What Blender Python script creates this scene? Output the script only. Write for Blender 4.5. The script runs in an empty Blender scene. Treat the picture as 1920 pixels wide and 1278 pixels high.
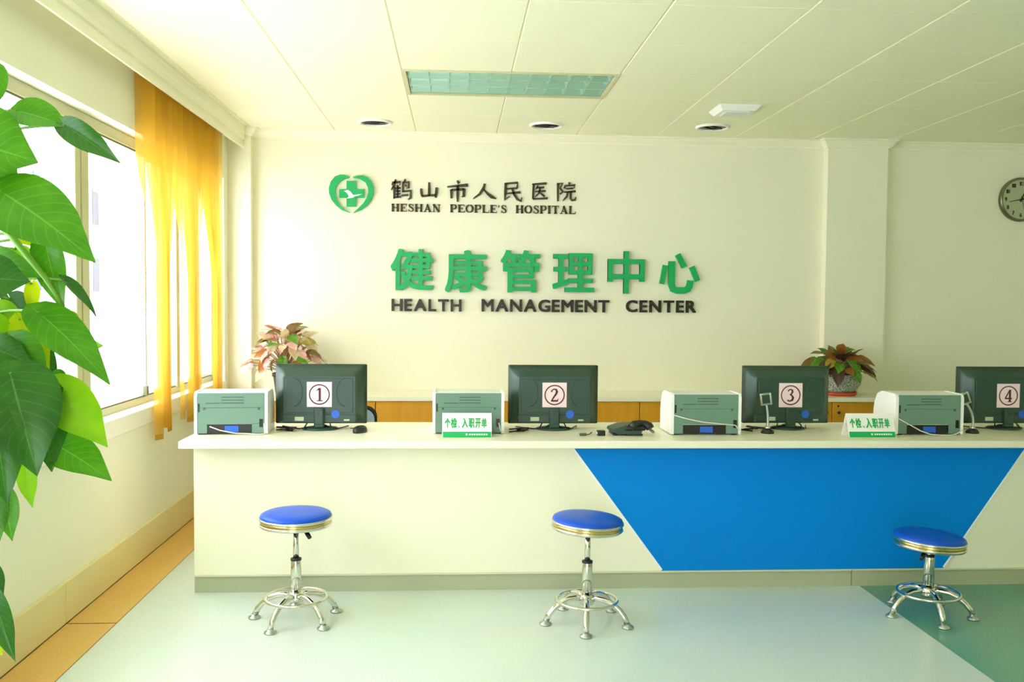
import bpy, bmesh, math, random
from mathutils import Vector, Matrix
random.seed(7)
PI = math.pi
SC = bpy.context.scene
COL = SC.collection

# ------------------------------------------------------------------ camera, world, exposure
def make_camera():
    f, yaw, pit, rol = 1727.0, 0.0614, 0.0439, 0.0087
    cam = bpy.data.cameras.new('camera'); cam.sensor_width = 36.0; cam.lens = f / 1920 * 36.0
    cam.clip_start = 0.05; cam.clip_end = 200
    o = bpy.data.objects.new('camera', cam); COL.objects.link(o)
    F = Vector((math.sin(yaw) * math.cos(pit), math.cos(yaw) * math.cos(pit), -math.sin(pit)))
    R = Vector((math.cos(yaw), -math.sin(yaw), 0)); U = R.cross(F)
    c, s = math.cos(rol), math.sin(rol)
    R2 = R * c + U * s; U2 = U * c - R * s
    o.matrix_world = Matrix(((R2.x, U2.x, -F.x, 0), (R2.y, U2.y, -F.y, 0), (R2.z, U2.z, -F.z, 1.4), (0, 0, 0, 1)))
    SC.camera = o
make_camera()

WORLD_STRENGTH = 5.6
w = bpy.data.worlds.new('daylight'); SC.world = w; w.use_nodes = True
bgn = w.node_tree.nodes['Background']
bgn.inputs[0].default_value = (0.945, 0.965, 1.07, 1); bgn.inputs[1].default_value = WORLD_STRENGTH
SC.view_settings.view_transform = 'Standard'; SC.view_settings.look = 'None'
SC.view_settings.gamma = 1; SC.view_settings.use_curve_mapping = False
SC.view_settings.exposure = 0.56
try:
    SC.cycles.use_denoising = True
    SC.cycles.max_bounces = 12; SC.cycles.diffuse_bounces = 8; SC.cycles.transparent_max_bounces = 16
except Exception:
    pass

# ------------------------------------------------------------------ materials
def lin(c):
    return tuple((v / 255 / 12.92) if v / 255 <= 0.04045 else ((v / 255 + 0.055) / 1.055) ** 2.4 for v in c)

def mat(name, rgb, rough=0.5, metal=0.0, noise=0.0, scale=8.0, spec=0.5, rgb2=None, bump=0.0, coat=0.0):
    m = bpy.data.materials.new(name); m.use_nodes = True
    nt = m.node_tree; b = nt.nodes['Principled BSDF']
    c = lin(rgb)
    b.inputs['Roughness'].default_value = rough; b.inputs['Metallic'].default_value = metal
    b.inputs['Specular IOR Level'].default_value = spec
    if coat: b.inputs['Coat Weight'].default_value = coat; b.inputs['Coat Roughness'].default_value = 0.08
    tc = nt.nodes.new('ShaderNodeTexCoord')
    n = nt.nodes.new('ShaderNodeTexNoise'); n.inputs['Scale'].default_value = scale; n.inputs['Detail'].default_value = 4
    nt.links.new(tc.outputs['Object'], n.inputs['Vector'])
    mx = nt.nodes.new('ShaderNodeMix'); mx.data_type = 'RGBA'
    c2 = lin(rgb2) if rgb2 else tuple(v * (1 - noise) for v in c)
    mx.inputs[6].default_value = (*c, 1); mx.inputs[7].default_value = (*c2, 1)
    nt.links.new(n.outputs['Fac'], mx.inputs[0]); nt.links.new(mx.outputs[2], b.inputs['Base Color'])
    if bump:
        bp = nt.nodes.new('ShaderNodeBump'); bp.inputs['Strength'].default_value = bump; bp.inputs['Distance'].default_value = 0.002
        nt.links.new(n.outputs['Fac'], bp.inputs['Height']); nt.links.new(bp.outputs[0], b.inputs['Normal'])
    return m

def cloth_mat(name, rgb, clear):
    m = bpy.data.materials.new(name); m.use_nodes = True; nt = m.node_tree
    for n in list(nt.nodes): nt.nodes.remove(n)
    out = nt.nodes.new('ShaderNodeOutputMaterial')
    d = nt.nodes.new('ShaderNodeBsdfDiffuse'); t = nt.nodes.new('ShaderNodeBsdfTranslucent'); p = nt.nodes.new('ShaderNodeBsdfTransparent')
    tc = nt.nodes.new('ShaderNodeTexCoord'); mp = nt.nodes.new('ShaderNodeMapping'); mp.inputs['Scale'].default_value = (400, 400, 30)
    n = nt.nodes.new('ShaderNodeTexNoise'); n.inputs['Scale'].default_value = 1
    nt.links.new(tc.outputs['Object'], mp.inputs['Vector']); nt.links.new(mp.outputs[0], n.inputs['Vector'])
    cr = nt.nodes.new('ShaderNodeMix'); cr.data_type = 'RGBA'
    c = lin(rgb); cr.inputs[6].default_value = (*c, 1); cr.inputs[7].default_value = (*[v * 0.85 for v in c], 1)
    nt.links.new(n.outputs['Fac'], cr.inputs[0])
    for q in (d, t): nt.links.new(cr.outputs[2], q.inputs['Color'])
    p.inputs['Color'].default_value = (1, 0.97, 0.85, 1)
    a = nt.nodes.new('ShaderNodeMixShader'); a.inputs[0].default_value = 0.55
    nt.links.new(d.outputs[0], a.inputs[1]); nt.links.new(t.outputs[0], a.inputs[2])
    b = nt.nodes.new('ShaderNodeMixShader'); b.inputs[0].default_value = clear
    nt.links.new(a.outputs[0], b.inputs[1]); nt.links.new(p.outputs[0], b.inputs[2]); nt.links.new(b.outputs[0], out.inputs[0])
    return m

def glass_mat(name):
    m = bpy.data.materials.new(name); m.use_nodes = True; nt = m.node_tree
    for n in list(nt.nodes): nt.nodes.remove(n)
    out = nt.nodes.new('ShaderNodeOutputMaterial'); p = nt.nodes.new('ShaderNodeBsdfTransparent'); g = nt.nodes.new('ShaderNodeBsdfGlossy')
    p.inputs[0].default_value = (0.97, 0.98, 0.98, 1); g.inputs['Roughness'].default_value = 0.02
    x = nt.nodes.new('ShaderNodeMixShader'); x.inputs[0].default_value = 0.06
    nt.links.new(p.outputs[0], x.inputs[1]); nt.links.new(g.outputs[0], x.inputs[2]); nt.links.new(x.outputs[0], out.inputs[0])
    return m

def leaf_mat(name, rgb, rgb2, trans, vein=1.25, spots=None):
    """leaf with a lighter midrib and side veins drawn from the leaf's own UV; rgb2 is the mottling"""
    m = bpy.data.materials.new(name); m.use_nodes = True; nt = m.node_tree
    N = lambda t: nt.nodes.new('ShaderNode' + t)
    L = nt.links.new
    b = nt.nodes['Principled BSDF']; out = nt.nodes['Material Output']
    b.inputs['Roughness'].default_value = 0.34; b.inputs['Specular IOR Level'].default_value = 0.4
    uv = N('UVMap'); sp = N('SeparateXYZ'); L(uv.outputs[0], sp.inputs[0])
    def M(op, a, b_=None):
        q = N('Math'); q.operation = op
        for i, v in enumerate((a, b_)):
            if v is None: continue
            if isinstance(v, (int, float)): q.inputs[i].default_value = v
            else: L(v, q.inputs[i])
        return q.outputs[0]
    au = M('ABSOLUTE', M('SUBTRACT', sp.outputs[0], 0.5))
    rib = M('LESS_THAN', au, 0.014)
    ph = M('FRACT', M('MULTIPLY', M('SUBTRACT', sp.outputs[1], M('MULTIPLY', au, 0.55)), 9.0))
    side = M('LESS_THAN', M('ABSOLUTE', M('SUBTRACT', ph, 0.5)), 0.05)
    v = M('MAXIMUM', rib, M('MULTIPLY', side, 0.45))
    n = N('TexNoise'); n.inputs['Scale'].default_value = 14 if spots is None else spots; n.inputs['Detail'].default_value = 3
    tc = N('TexCoord'); L(tc.outputs['Object'], n.inputs['Vector'])
    rp = N('ValToRGB'); rp.color_ramp.elements[0].position = 0.38; rp.color_ramp.elements[1].position = 0.66
    rp.color_ramp.elements[0].color = (*lin(rgb), 1); rp.color_ramp.elements[1].color = (*lin(rgb2), 1)
    L(n.outputs['Fac'], rp.inputs[0])
    mx = N('Mix'); mx.data_type = 'RGBA'; L(v, mx.inputs[0]); L(rp.outputs[0], mx.inputs[6])
    vc = tuple(min(1, q * vein + 0.03) for q in lin(rgb2)); mx.inputs[7].default_value = (*vc, 1)
    L(mx.outputs[2], b.inputs['Base Color'])
    t = N('BsdfTranslucent'); L(mx.outputs[2], t.inputs[0])
    a = N('MixShader'); a.inputs[0].default_value = trans
    L(b.outputs[0], a.inputs[1]); L(t.outputs[0], a.inputs[2]); L(a.outputs[0], out.inputs[0])
    return m

def floor_mat(name, rgb, fleck, rough=0.22):
    m = bpy.data.materials.new(name); m.use_nodes = True; nt = m.node_tree
    b = nt.nodes['Principled BSDF']; b.inputs['Roughness'].default_value = rough; b.inputs['Specular IOR Level'].default_value = 0.5
    tc = nt.nodes.new('ShaderNodeTexCoord')
    n = nt.nodes.new('ShaderNodeTexNoise'); n.inputs['Scale'].default_value = 170; n.inputs['Detail'].default_value = 3
    n2 = nt.nodes.new('ShaderNodeTexNoise'); n2.inputs['Scale'].default_value = 2.2; n2.inputs['Detail'].default_value = 2
    for q in (n, n2): nt.links.new(tc.outputs['Object'], q.inputs['Vector'])
    r = nt.nodes.new('ShaderNodeValToRGB'); r.color_ramp.elements[0].position = 0.4; r.color_ramp.elements[1].position = 0.62
    r.color_ramp.elements[0].color = (*lin(rgb), 1); r.color_ramp.elements[1].color = (*lin(fleck), 1)
    mx = nt.nodes.new('ShaderNodeMix'); mx.data_type = 'RGBA'; mx.blend_type = 'MULTIPLY'; mx.inputs[0].default_value = 0.12
    nt.links.new(n.outputs['Fac'], r.inputs[0]); nt.links.new(r.outputs[0], mx.inputs[6]); nt.links.new(n2.outputs['Color'], mx.inputs[7])
    nt.links.new(mx.outputs[2], b.inputs['Base Color'])
    return m

def wood_mat(name, rgb, rgb2):
    m = bpy.data.materials.new(name); m.use_nodes = True; nt = m.node_tree
    b = nt.nodes['Principled BSDF']; b.inputs['Roughness'].default_value = 0.4
    tc = nt.nodes.new('ShaderNodeTexCoord'); mp = nt.nodes.new('ShaderNodeMapping'); mp.inputs['Scale'].default_value = (14, 14, 1.2)
    n = nt.nodes.new('ShaderNodeTexNoise'); n.inputs['Scale'].default_value = 2; n.inputs['Detail'].default_value = 5; n.inputs['Distortion'].default_value = 0.6
    r = nt.nodes.new('ShaderNodeMix'); r.data_type = 'RGBA'; r.inputs[6].default_value = (*lin(rgb), 1); r.inputs[7].default_value = (*lin(rgb2), 1)
    nt.links.new(tc.outputs['Object'], mp.inputs[0]); nt.links.new(mp.outputs[0], n.inputs['Vector']); nt.links.new(n.outputs['Fac'], r.inputs[0])
    nt.links.new(r.outputs[2], b.inputs['Base Color'])
    return m

def pot_mat(name):
    m = bpy.data.materials.new(name); m.use_nodes = True; nt = m.node_tree
    b = nt.nodes['Principled BSDF']; b.inputs['Roughness'].default_value = 0.35
    tc = nt.nodes.new('ShaderNodeTexCoord'); v = nt.nodes.new('ShaderNodeTexVoronoi'); v.inputs['Scale'].default_value = 80; v.feature = 'DISTANCE_TO_EDGE'
    r = nt.nodes.new('ShaderNodeValToRGB'); r.color_ramp.elements[0].position = 0.08; r.color_ramp.elements[1].position = 0.2
    r.color_ramp.elements[0].color = (*lin((196, 204, 190)), 1); r.color_ramp.elements[1].color = (*lin((78, 90, 84)), 1)
    nt.links.new(tc.outputs['Object'], v.inputs['Vector']); nt.links.new(v.outputs['Distance'], r.inputs[0]); nt.links.new(r.outputs[0], b.inputs['Base Color'])
    return m

WALL = mat('wall_paint', (243, 241, 216), 0.75, noise=0.03, scale=1.5)
CEIL = mat('ceiling_panel_paint', (245, 243, 212), 0.42, noise=0.02, scale=1.2)
TRIM = mat('cornice_paint', (247, 244, 218), 0.5, noise=0.03, scale=3)
SKIRT = mat('skirting_tile', (236, 224, 166), 0.35, noise=0.12, scale=4)
MINT = floor_mat('mint_vinyl', (205, 221, 208), (219, 231, 220))
TEAL = floor_mat('teal_vinyl', (92, 152, 124), (112, 168, 140))
TAN = floor_mat('tan_border_tile', (226, 178, 92), (234, 190, 110), 0.25)
GROUT = mat('dark_grout', (96, 84, 40), 0.8)
FRAME = mat('window_frame_paint', (206, 204, 160), 0.4, noise=0.08)
SILL = mat('white_sill', (248, 246, 232), 0.4, noise=0.02)
GLASS = glass_mat('window_glass')
SEAL = mat('window_seal', (120, 124, 96), 0.6, noise=0.1)
COUNTER = mat('cream_laminate', (242, 239, 212), 0.45, noise=0.02, scale=2)
WORKTOP = mat('worktop_laminate', (244, 240, 214), 0.3, noise=0.03, scale=6)
KICK = mat('grey_green_plinth', (176, 182, 150), 0.4, noise=0.06)
KICKLIT = mat('plinth_lit_edge', (214, 216, 184), 0.35, noise=0.05)  # lighter tone paints in the lit top edge of the plinth
BLUE = mat('blue_laminate', (0, 134, 226), 0.45, noise=0.04, scale=1.3, spec=0.12)
WHITE = mat('white_plastic', (246, 246, 242), 0.4, noise=0.02)
PALE = mat('pale_grey_plastic', (226, 230, 222), 0.4, noise=0.03)
SEATB = mat('blue_vinyl', (14, 84, 206), 0.34, noise=0.08, scale=14, bump=0.06, spec=0.3)
CHROME = mat('chrome', (226, 224, 214), 0.12, 1.0, noise=0.04, scale=30)
BRASS = mat('rim_gold', (216, 190, 120), 0.22, 1.0, noise=0.06, scale=20)
RIMST = mat('clock_rim_metal', (128, 126, 100), 0.3, 0.9, noise=0.06, scale=30)
STEEL = mat('brushed_steel', (190, 196, 190), 0.3, 1.0, noise=0.06, scale=40)
BLACK = mat('black_plastic', (26, 29, 27), 0.4, noise=0.2)
DARKG = mat('monitor_plastic', (46, 72, 60), 0.38, noise=0.1, scale=20)
SCREEN = mat('screen_glass', (14, 16, 18), 0.1, noise=0.05)
PRNG = mat('printer_back_plastic', (108, 142, 124), 0.5, noise=0.06, scale=10)
PRNL = mat('printer_line', (74, 98, 88), 0.6, noise=0.1)
PAPER = mat('pink_paper', (248, 222, 226), 0.7, noise=0.03)
INK = mat('maroon_ink', (92, 34, 48), 0.7, noise=0.05)
GREEN = mat('sign_green', (0, 172, 92), 0.45, noise=0.04)
OLIVE = mat('dark_olive_letter', (58, 50, 16), 0.5, noise=0.08)
BLKL = mat('near_black_letter', (44, 36, 14), 0.45, noise=0.08)
STICK = mat('blue_sticker', (40, 100, 210), 0.5, noise=0.1)
YSTICK = mat('pale_sticker', (196, 206, 176), 0.5, noise=0.05)
WOOD = wood_mat('orange_wood', (226, 168, 40), (204, 138, 26))
BRONZE = mat('dark_bronze', (98, 66, 24), 0.4, 0.5, noise=0.1)
BLIND = cloth_mat('yellow_blind_cloth', (222, 176, 62), 0.24)
SOIL = mat('potting_soil', (62, 44, 30), 0.95, noise=0.4, scale=60, bump=0.6)
POT = pot_mat('patterned_ceramic')
REDP = mat('red_saucer', (206, 72, 36), 0.45, noise=0.08)
BLUEF = mat('blue_grey_fabric', (150, 176, 196), 0.8, noise=0.15, scale=60)
CLOCKF = mat('clock_face', (176, 184, 148), 0.5, noise=0.02)
CABLEW = mat('pale_cable', (226, 224, 204), 0.5, noise=0.03)
ALU = mat('louvre_aluminium', (176, 206, 196), 0.18, 0.9, noise=0.03, scale=5)
TUBE = mat('lamp_tube', (236, 244, 240), 0.3, noise=0.02)
FACADE = mat('far_facade', (238, 238, 240), 0.8, noise=0.02)
FGLASS = mat('far_window', (66, 72, 78), 0.3, noise=0.2, scale=0.6)
POLE = mat('moss_pole', (96, 74, 44), 0.95, noise=0.5, scale=40, bump=0.6)
STEM = mat('green_stem', (112, 168, 44), 0.4, noise=0.2, scale=30)
REDSTEM = mat('pink_stem', (176, 132, 96), 0.5, noise=0.2, scale=30)

# ------------------------------------------------------------------ mesh helpers
class MB:
    def __init__(self): self.bm = bmesh.new(); self.M = Matrix.Identity(4)
    def v(self, p): return self.bm.verts.new(self.M @ Vector(p))
    def f(self, vs, mi=0, smooth=False):
        try:
            q = self.bm.faces.new(vs); q.material_index = mi; q.smooth = smooth; return q
        except ValueError: return None
    def box(self, a, b, bev=0.0, mi=0, seg=2):
        x0, y0, z0 = a; x1, y1, z1 = b
        vs = [self.v(p) for p in ((x0, y0, z0), (x1, y0, z0), (x1, y1, z0), (x0, y1, z0), (x0, y0, z1), (x1, y0, z1), (x1, y1, z1), (x0, y1, z1))]
        fs = [self.f([vs[i] for i in q], mi) for q in ((3, 2, 1, 0), (4, 5, 6, 7), (0, 1, 5, 4), (1, 2, 6, 5), (2, 3, 7, 6), (3, 0, 4, 7))]
        if bev:
            es = {e for q in fs for e in q.edges}
            r = bmesh.ops.bevel(self.bm, geom=list(es), offset=bev, segments=seg, profile=0.5, affect='EDGES', clamp_overlap=True)
            for q in r['faces']: q.smooth = True; q.material_index = mi
        return self
    def ring(self, pts): return [self.v(p) for p in pts]
    def skin(self, rings, closed=True, caps=True, mi=0, smooth=True):
        for A, B in zip(rings, rings[1:]):
            n = len(A)
            for i in range(n if closed else n - 1):
                j = (i + 1) % n; self.f([A[i], A[j], B[j], B[i]], mi, smooth)
        if caps:
            self.f(list(reversed(rings[0])), mi); self.f(rings[-1], mi)
        return self
    def lathe(self, prof, c=(0, 0, 0), n=32, mi=0, caps=True, sx=1, sy=1):
        rs = [self.ring([(c[0] + r * sx * math.cos(2 * PI * i / n), c[1] + r * sy * math.sin(2 * PI * i / n), c[2] + z) for i in range(n)]) for r, z in prof]
        return self.skin(rs, True, caps, mi)
    def tube(self, pts, r, n=10, closed=False, mi=0, caps=True):
        P = [Vector(p) for p in pts]; R = r if isinstance(r, (list, tuple)) else [r] * len(P)
        rings = []; prev = None
        for i, p in enumerate(P):
            a = P[(i - 1) % len(P)] if (closed or i) else p; b = P[(i + 1) % len(P)] if (closed or i < len(P) - 1) else p
            t = (b - a).normalized()
            if prev is None:
                u = t.orthogonal().normalized()
            else:
                u = (prev - t * prev.dot(t)); u = u.normalized() if u.length > 1e-6 else t.orthogonal().normalized()
            prev = u; w_ = t.cross(u)
            rings.append(self.ring([p + (u * math.cos(2 * PI * k / n) + w_ * math.sin(2 * PI * k / n)) * R[i] for k in range(n)]))
        if closed:
            rings.append(rings[0]); return self.skin(rings, True, False, mi)
        return self.skin(rings, True, caps, mi)
    def prism(self, poly, d0, d1, plane='xz', mi=0):
        """extrude a 2D outline; plane xz: depth along y, xy: along z, yz: along x"""
        def P(a, b, d): return {'xz': (a, d, b), 'xy': (a, b, d), 'yz': (d, a, b)}[plane]
        A = self.ring([P(a, b, d0) for a, b in poly]); B = self.ring([P(a, b, d1) for a, b in poly])
        return self.skin([A, B], True, True, mi, False)
    def stroke(self, pts, y0, y1, mi=0):
        """brush stroke in xz: pts = (x, z, width)"""
        n = len(pts); Lf, Rt = [], []
        for i, (x, z, wd) in enumerate(pts):
            a = pts[max(i - 1, 0)]; b = pts[min(i + 1, n - 1)]
            dx, dz = b[0] - a[0], b[1] - a[1]; l = math.hypot(dx, dz) or 1
            nx, nz = -dz / l * wd / 2, dx / l * wd / 2
            Lf.append((x + nx, z + nz)); Rt.append((x - nx, z - nz))
        for i in range(n - 1):
            q = [Lf[i], Rt[i], Rt[i + 1], Lf[i + 1]]
            A = self.ring([(a, y0, b) for a, b in q]); B = self.ring([(a, y1, b) for a, b in q])
            self.skin([A, B], True, True, mi, False)
        return self
    def build(self, name, ms, parent=None, loc=None):
        bmesh.ops.recalc_face_normals(self.bm, faces=self.bm.faces[:])
        me = bpy.data.meshes.new(name); self.bm.to_mesh(me); self.bm.free()
        for m in (ms if isinstance(ms, (list, tuple)) else [ms]): me.materials.append(m)
        o = bpy.data.objects.new(name, me); COL.objects.link(o)
        if parent: o.parent = parent
        if loc: o.location = loc
        return o

def empty(name, loc=(0, 0, 0), rz=0):
    o = bpy.data.objects.new(name, None); COL.objects.link(o); o.location = loc; o.rotation_euler = (0, 0, rz); o.empty_display_size = 0.1
    return o
def tag(o, label=None, cat=None, group=None, kind=None):
    if label: o['label'] = label
    if cat: o['category'] = cat
    if group: o['group'] = group
    if kind: o['kind'] = kind
    return o
def struct(o): o['kind'] = 'structure'; return o
def copy_tree(o, parent=None):
    c = o.copy(); COL.objects.link(c)
    if parent: c.parent = parent
    for ch in list(o.children): copy_tree(ch, c)
    return c
def box(name, a, b, m, parent=None, bev=0.0): return MB().box(a, b, bev).build(name, m, parent)
def arc(cx, cz, rx, rz, a0, a1, n, w0, w1=None, wm=None):
    """points with widths for MB.stroke, angles in degrees"""
    out = []
    for i in range(n + 1):
        t = i / n; a = math.radians(a0 + (a1 - a0) * t)
        wd = w0 + ((w1 if w1 is not None else w0) - w0) * t
        if wm is not None: wd = w0 + (wm - w0) * math.sin(PI * t)
        out.append((cx + rx * math.cos(a), cz + rz * math.sin(a), wd))
    return out

_glyphs = {}
def glyph(ch):
    """outline of one character from Blender's built-in font as (verts, faces), flat, scaled to the unit box, plus its size"""
    if ch in _glyphs: return _glyphs[ch]
    cu = bpy.data.curves.new('t', 'FONT'); cu.body = ch; cu.size = 1; cu.resolution_u = 4
    o = bpy.data.objects.new('t', cu); COL.objects.link(o)
    dg = bpy.context.evaluated_depsgraph_get(); dg.update()
    me = bpy.data.meshes.new_from_object(o.evaluated_get(dg))
    vs = [tuple(v.co) for v in me.vertices]; fs = [tuple(p.vertices) for p in me.polygons]
    bpy.data.objects.remove(o); bpy.data.curves.remove(cu); bpy.data.meshes.remove(me)
    x0 = min(v[0] for v in vs); x1 = max(v[0] for v in vs); y0 = min(v[1] for v in vs); y1 = max(v[1] for v in vs)
    sx, sy = (x1 - x0) or 1, (y1 - y0) or 1
    _glyphs[ch] = ([((v[0] - x0) / sx, (v[1] - y0) / sy) for v in vs], fs, sx, sy)
    return _glyphs[ch]
def add_glyph(mb, ch, rect, y_back, y_front, bold=0.0):
    """raised character filling rect; bold (a share of its height) thickens every stroke by overlaying shifted outlines"""
    vs, fs, _, _ = glyph(ch); x0, z0, x1, z1 = rect
    b = bold * (z1 - z0); x0, x1, z0, z1 = x0 + b, x1 - b, z0 + b, z1 - b
    cnt = set()
    for f in fs:
        for i, j in zip(f, f[1:] + f[:1]): cnt.add((i, j))
    for n_, (dx, dz) in enumerate(((0, 0),) if not b else ((0, 0), (-b, -b), (b, -b), (-b, b), (b, b), (0, b), (0, -b), (b, 0), (-b, 0))):
        y_front += (y_front - y_back) * .008
        A = [mb.v((x0 + dx + (x1 - x0) * p, y_front, z0 + dz + (z1 - z0) * q)) for p, q in vs]
        B = [mb.v((x0 + dx + (x1 - x0) * p, y_back, z0 + dz + (z1 - z0) * q)) for p, q in vs]
        for f in fs:
            mb.f([A[i] for i in f]); mb.f([B[i] for i in reversed(f)])
        for (i, j) in cnt:
            if (j, i) not in cnt: mb.f([A[i], B[i], B[j], A[j]])

# ================================================================== SETTING
XL, XR, YB, YN, H = -1.675, 5.6, 7.0, -3.0, 2.648
def plain_box(name, a, b, m): return struct(box(name, a, b, m))
def build_floor():
    mb = MB()
    def strip(x0, x1, mi):
        vs = [mb.v(p) for p in ((x0, YN, 0), (x1, YN, 0), (x1, YB, 0), (x0, YB, 0))]; mb.f(vs, mi)
    strip(XL - 0.2, -1.449, 2); strip(-1.449, -1.445, 3); strip(-1.445, 2.01, 0); strip(2.01, XR + 0.2, 1)
    for y in (4.0, 1.6, 6.4): mb.box((XL, y - 0.003, -0.001), (-1.447, y + 0.003, 0.0006), 0, 3)
    mb.box((XL - 0.2, YN, -0.12), (XR + 0.2, YB, -0.02), 0, 0)
    return struct(mb.build('floor', [MINT, TEAL, TAN, GROUT]))
build_floor()

X0T, Y0T = -0.9006, 3.8864
TR = (X0T + 0.6, X0T + 1.8, Y0T + 1.2, Y0T + 1.8)           # the ceiling bay that holds the light fitting
def build_ceiling():
    mb = MB()
    def axis(lo, hi, o, g):
        s = [lo]; k = math.ceil((lo - o) / 0.6 + 0.05)
        while o + 0.6 * k < hi - 0.02: s += [o + 0.6 * k - g, o + 0.6 * k, o + 0.6 * k + g]; k += 1
        return s + [hi]
    gx, gy, dx, dy = 0.006, 0.004, 0.008, 0.0025
    xs, ys = axis(XL, XR, X0T, gx), axis(YN, YB, Y0T, gy)
    hx = [dx if (i % 3 == 2 and 0 < i < len(xs) - 1) else 0 for i in range(len(xs))]
    hy = [dy if (i % 3 == 2 and 0 < i < len(ys) - 1) else 0 for i in range(len(ys))]
    V = [[mb.v((x, y, H + max(hx[i], hy[j]))) for j, y in enumerate(ys)] for i, x in enumerate(xs)]
    for i in range(len(xs) - 1):
        for j in range(len(ys) - 1):
            cx, cy = (xs[i] + xs[i + 1]) / 2, (ys[j] + ys[j + 1]) / 2
            if TR[0] < cx < TR[1] and TR[2] < cy < TR[3]: continue
            mb.f([V[i][j], V[i + 1][j], V[i + 1][j + 1], V[i][j + 1]])
    bmesh.ops.recalc_face_normals(mb.bm, faces=mb.bm.faces[:])
    me = bpy.data.meshes.new('ceiling'); mb.bm.to_mesh(me); mb.bm.free(); me.materials.append(CEIL)
    o = bpy.data.objects.new('ceiling', me); COL.objects.link(o); struct(o)
build_ceiling()
plain_box('ceiling_slab', (XL - 0.2, YN, H + 0.16), (XR + 0.2, YB + 0.2, H + 0.3), CEIL)

# back wall with the two shallow pilasters
def build_wall_back():
    mb = MB()
    mb.box((XL - 0.2, YB, -0.1), (XR + 0.2, YB + 0.18, H + 0.16))
    return struct(mb.build('wall_back', WALL))
build_wall_back()
PY = 6.92
plain_box('pillar_left', (XL, PY, 0), (-1.51, YB + 0.01, H), WALL)
plain_box('pillar_right', (2.83, PY, 0), (3.30, YB + 0.01, H), WALL)
plain_box('wall_right', (XR, YN, -0.1), (XR + 0.2, YB, H + 0.16), WALL)

# added unseen rear wall: blocks fill light, left part kept open to admit some
mb = MB(); mb.box((.1, YN - .2, -.1), (XR + .2, YN, H + .16)); mb.box((XL, YN - .2, 2.3), (.1, YN, H + .16)); struct(mb.build('added_rear_wall', WALL))
# left wall with a long window opening
WZ0, WZ1, WY0, WY1 = 0.80, 2.265, 1.2, 6.80
def build_wall_left():
    mb = MB(); t = 0.24
    mb.box((XL - t, YN, -0.1), (XL, YB, WZ0)); mb.box((XL - t, YN, WZ1), (XL, YB, H + 0.16))
    mb.box((XL - t, WY1, WZ0), (XL, YB, WZ1)); mb.box((XL - t, YN, WZ0), (XL, WY0, WZ1))
    return struct(mb.build('wall_left', WALL))
build_wall_left()

def sweep(name, path, prof, m):
    """moulding: prof = (distance from wall, z); path runs with the room on its right-hand side"""
    mb = MB(); n = len(path); nor = []
    for i in range(n - 1):
        dx, dy = path[i + 1][0] - path[i][0], path[i + 1][1] - path[i][1]; l = math.hypot(dx, dy); nor.append((dy / l, -dx / l))
    rings = []
    for i, (x, y) in enumerate(path):
        a = nor[max(i - 1, 0)]; b = nor[min(i, n - 2)]
        k = 1 + a[0] * b[0] + a[1] * b[1]
        mx, my = ((a[0] + b[0]) / k, (a[1] + b[1]) / k) if k > 0.1 else a
        rings.append(mb.ring([(x + mx * d, y + my * d, z) for d, z in prof]))
    mb.skin(rings, True, True, 0, False)
    return struct(mb.build(name, m))
sweep('trim_1', [(XL, PY), (-1.51, PY), (-1.51, YB), (2.83, YB), (2.83, PY), (3.30, PY), (3.30, YB), (XR, YB)],
      [(0, 2.585), (0.014, 2.585), (0.016, 2.598), (0.026, 2.606), (0.04, 2.622), (0.046, 2.634), (0.058, 2.638), (0.06, H), (0, H)], TRIM)
sweep('trim_2', [(XL, YN), (XL, YB - 0.08)],
      [(0, 2.63), (0.106, 2.63), (0.106, 2.50), (0.12, 2.498), (0.122, 2.516), (0.110, 2.522), (0.110, 2.556), (0.122, 2.562), (0.124, 2.59),
       (0.130, 2.602), (0.136, 2.626), (0.140, 2.632), (0.142, H), (0, H)], TRIM)
def build_baseboard():
    mb = MB()
    for a, b in ((YN, 1.597), (1.6, 3.997), (4.0, YB)): mb.box((XL, a, 0), (XL + 0.018, b, 0.178), 0.003)
    return struct(mb.build('baseboard_left', SKIRT))
build_baseboard()
box('trim_3', (XL, YN, 0.0), (XL + 0.0195, YB, 0.004), GROUT)['kind'] = 'structure'

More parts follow.
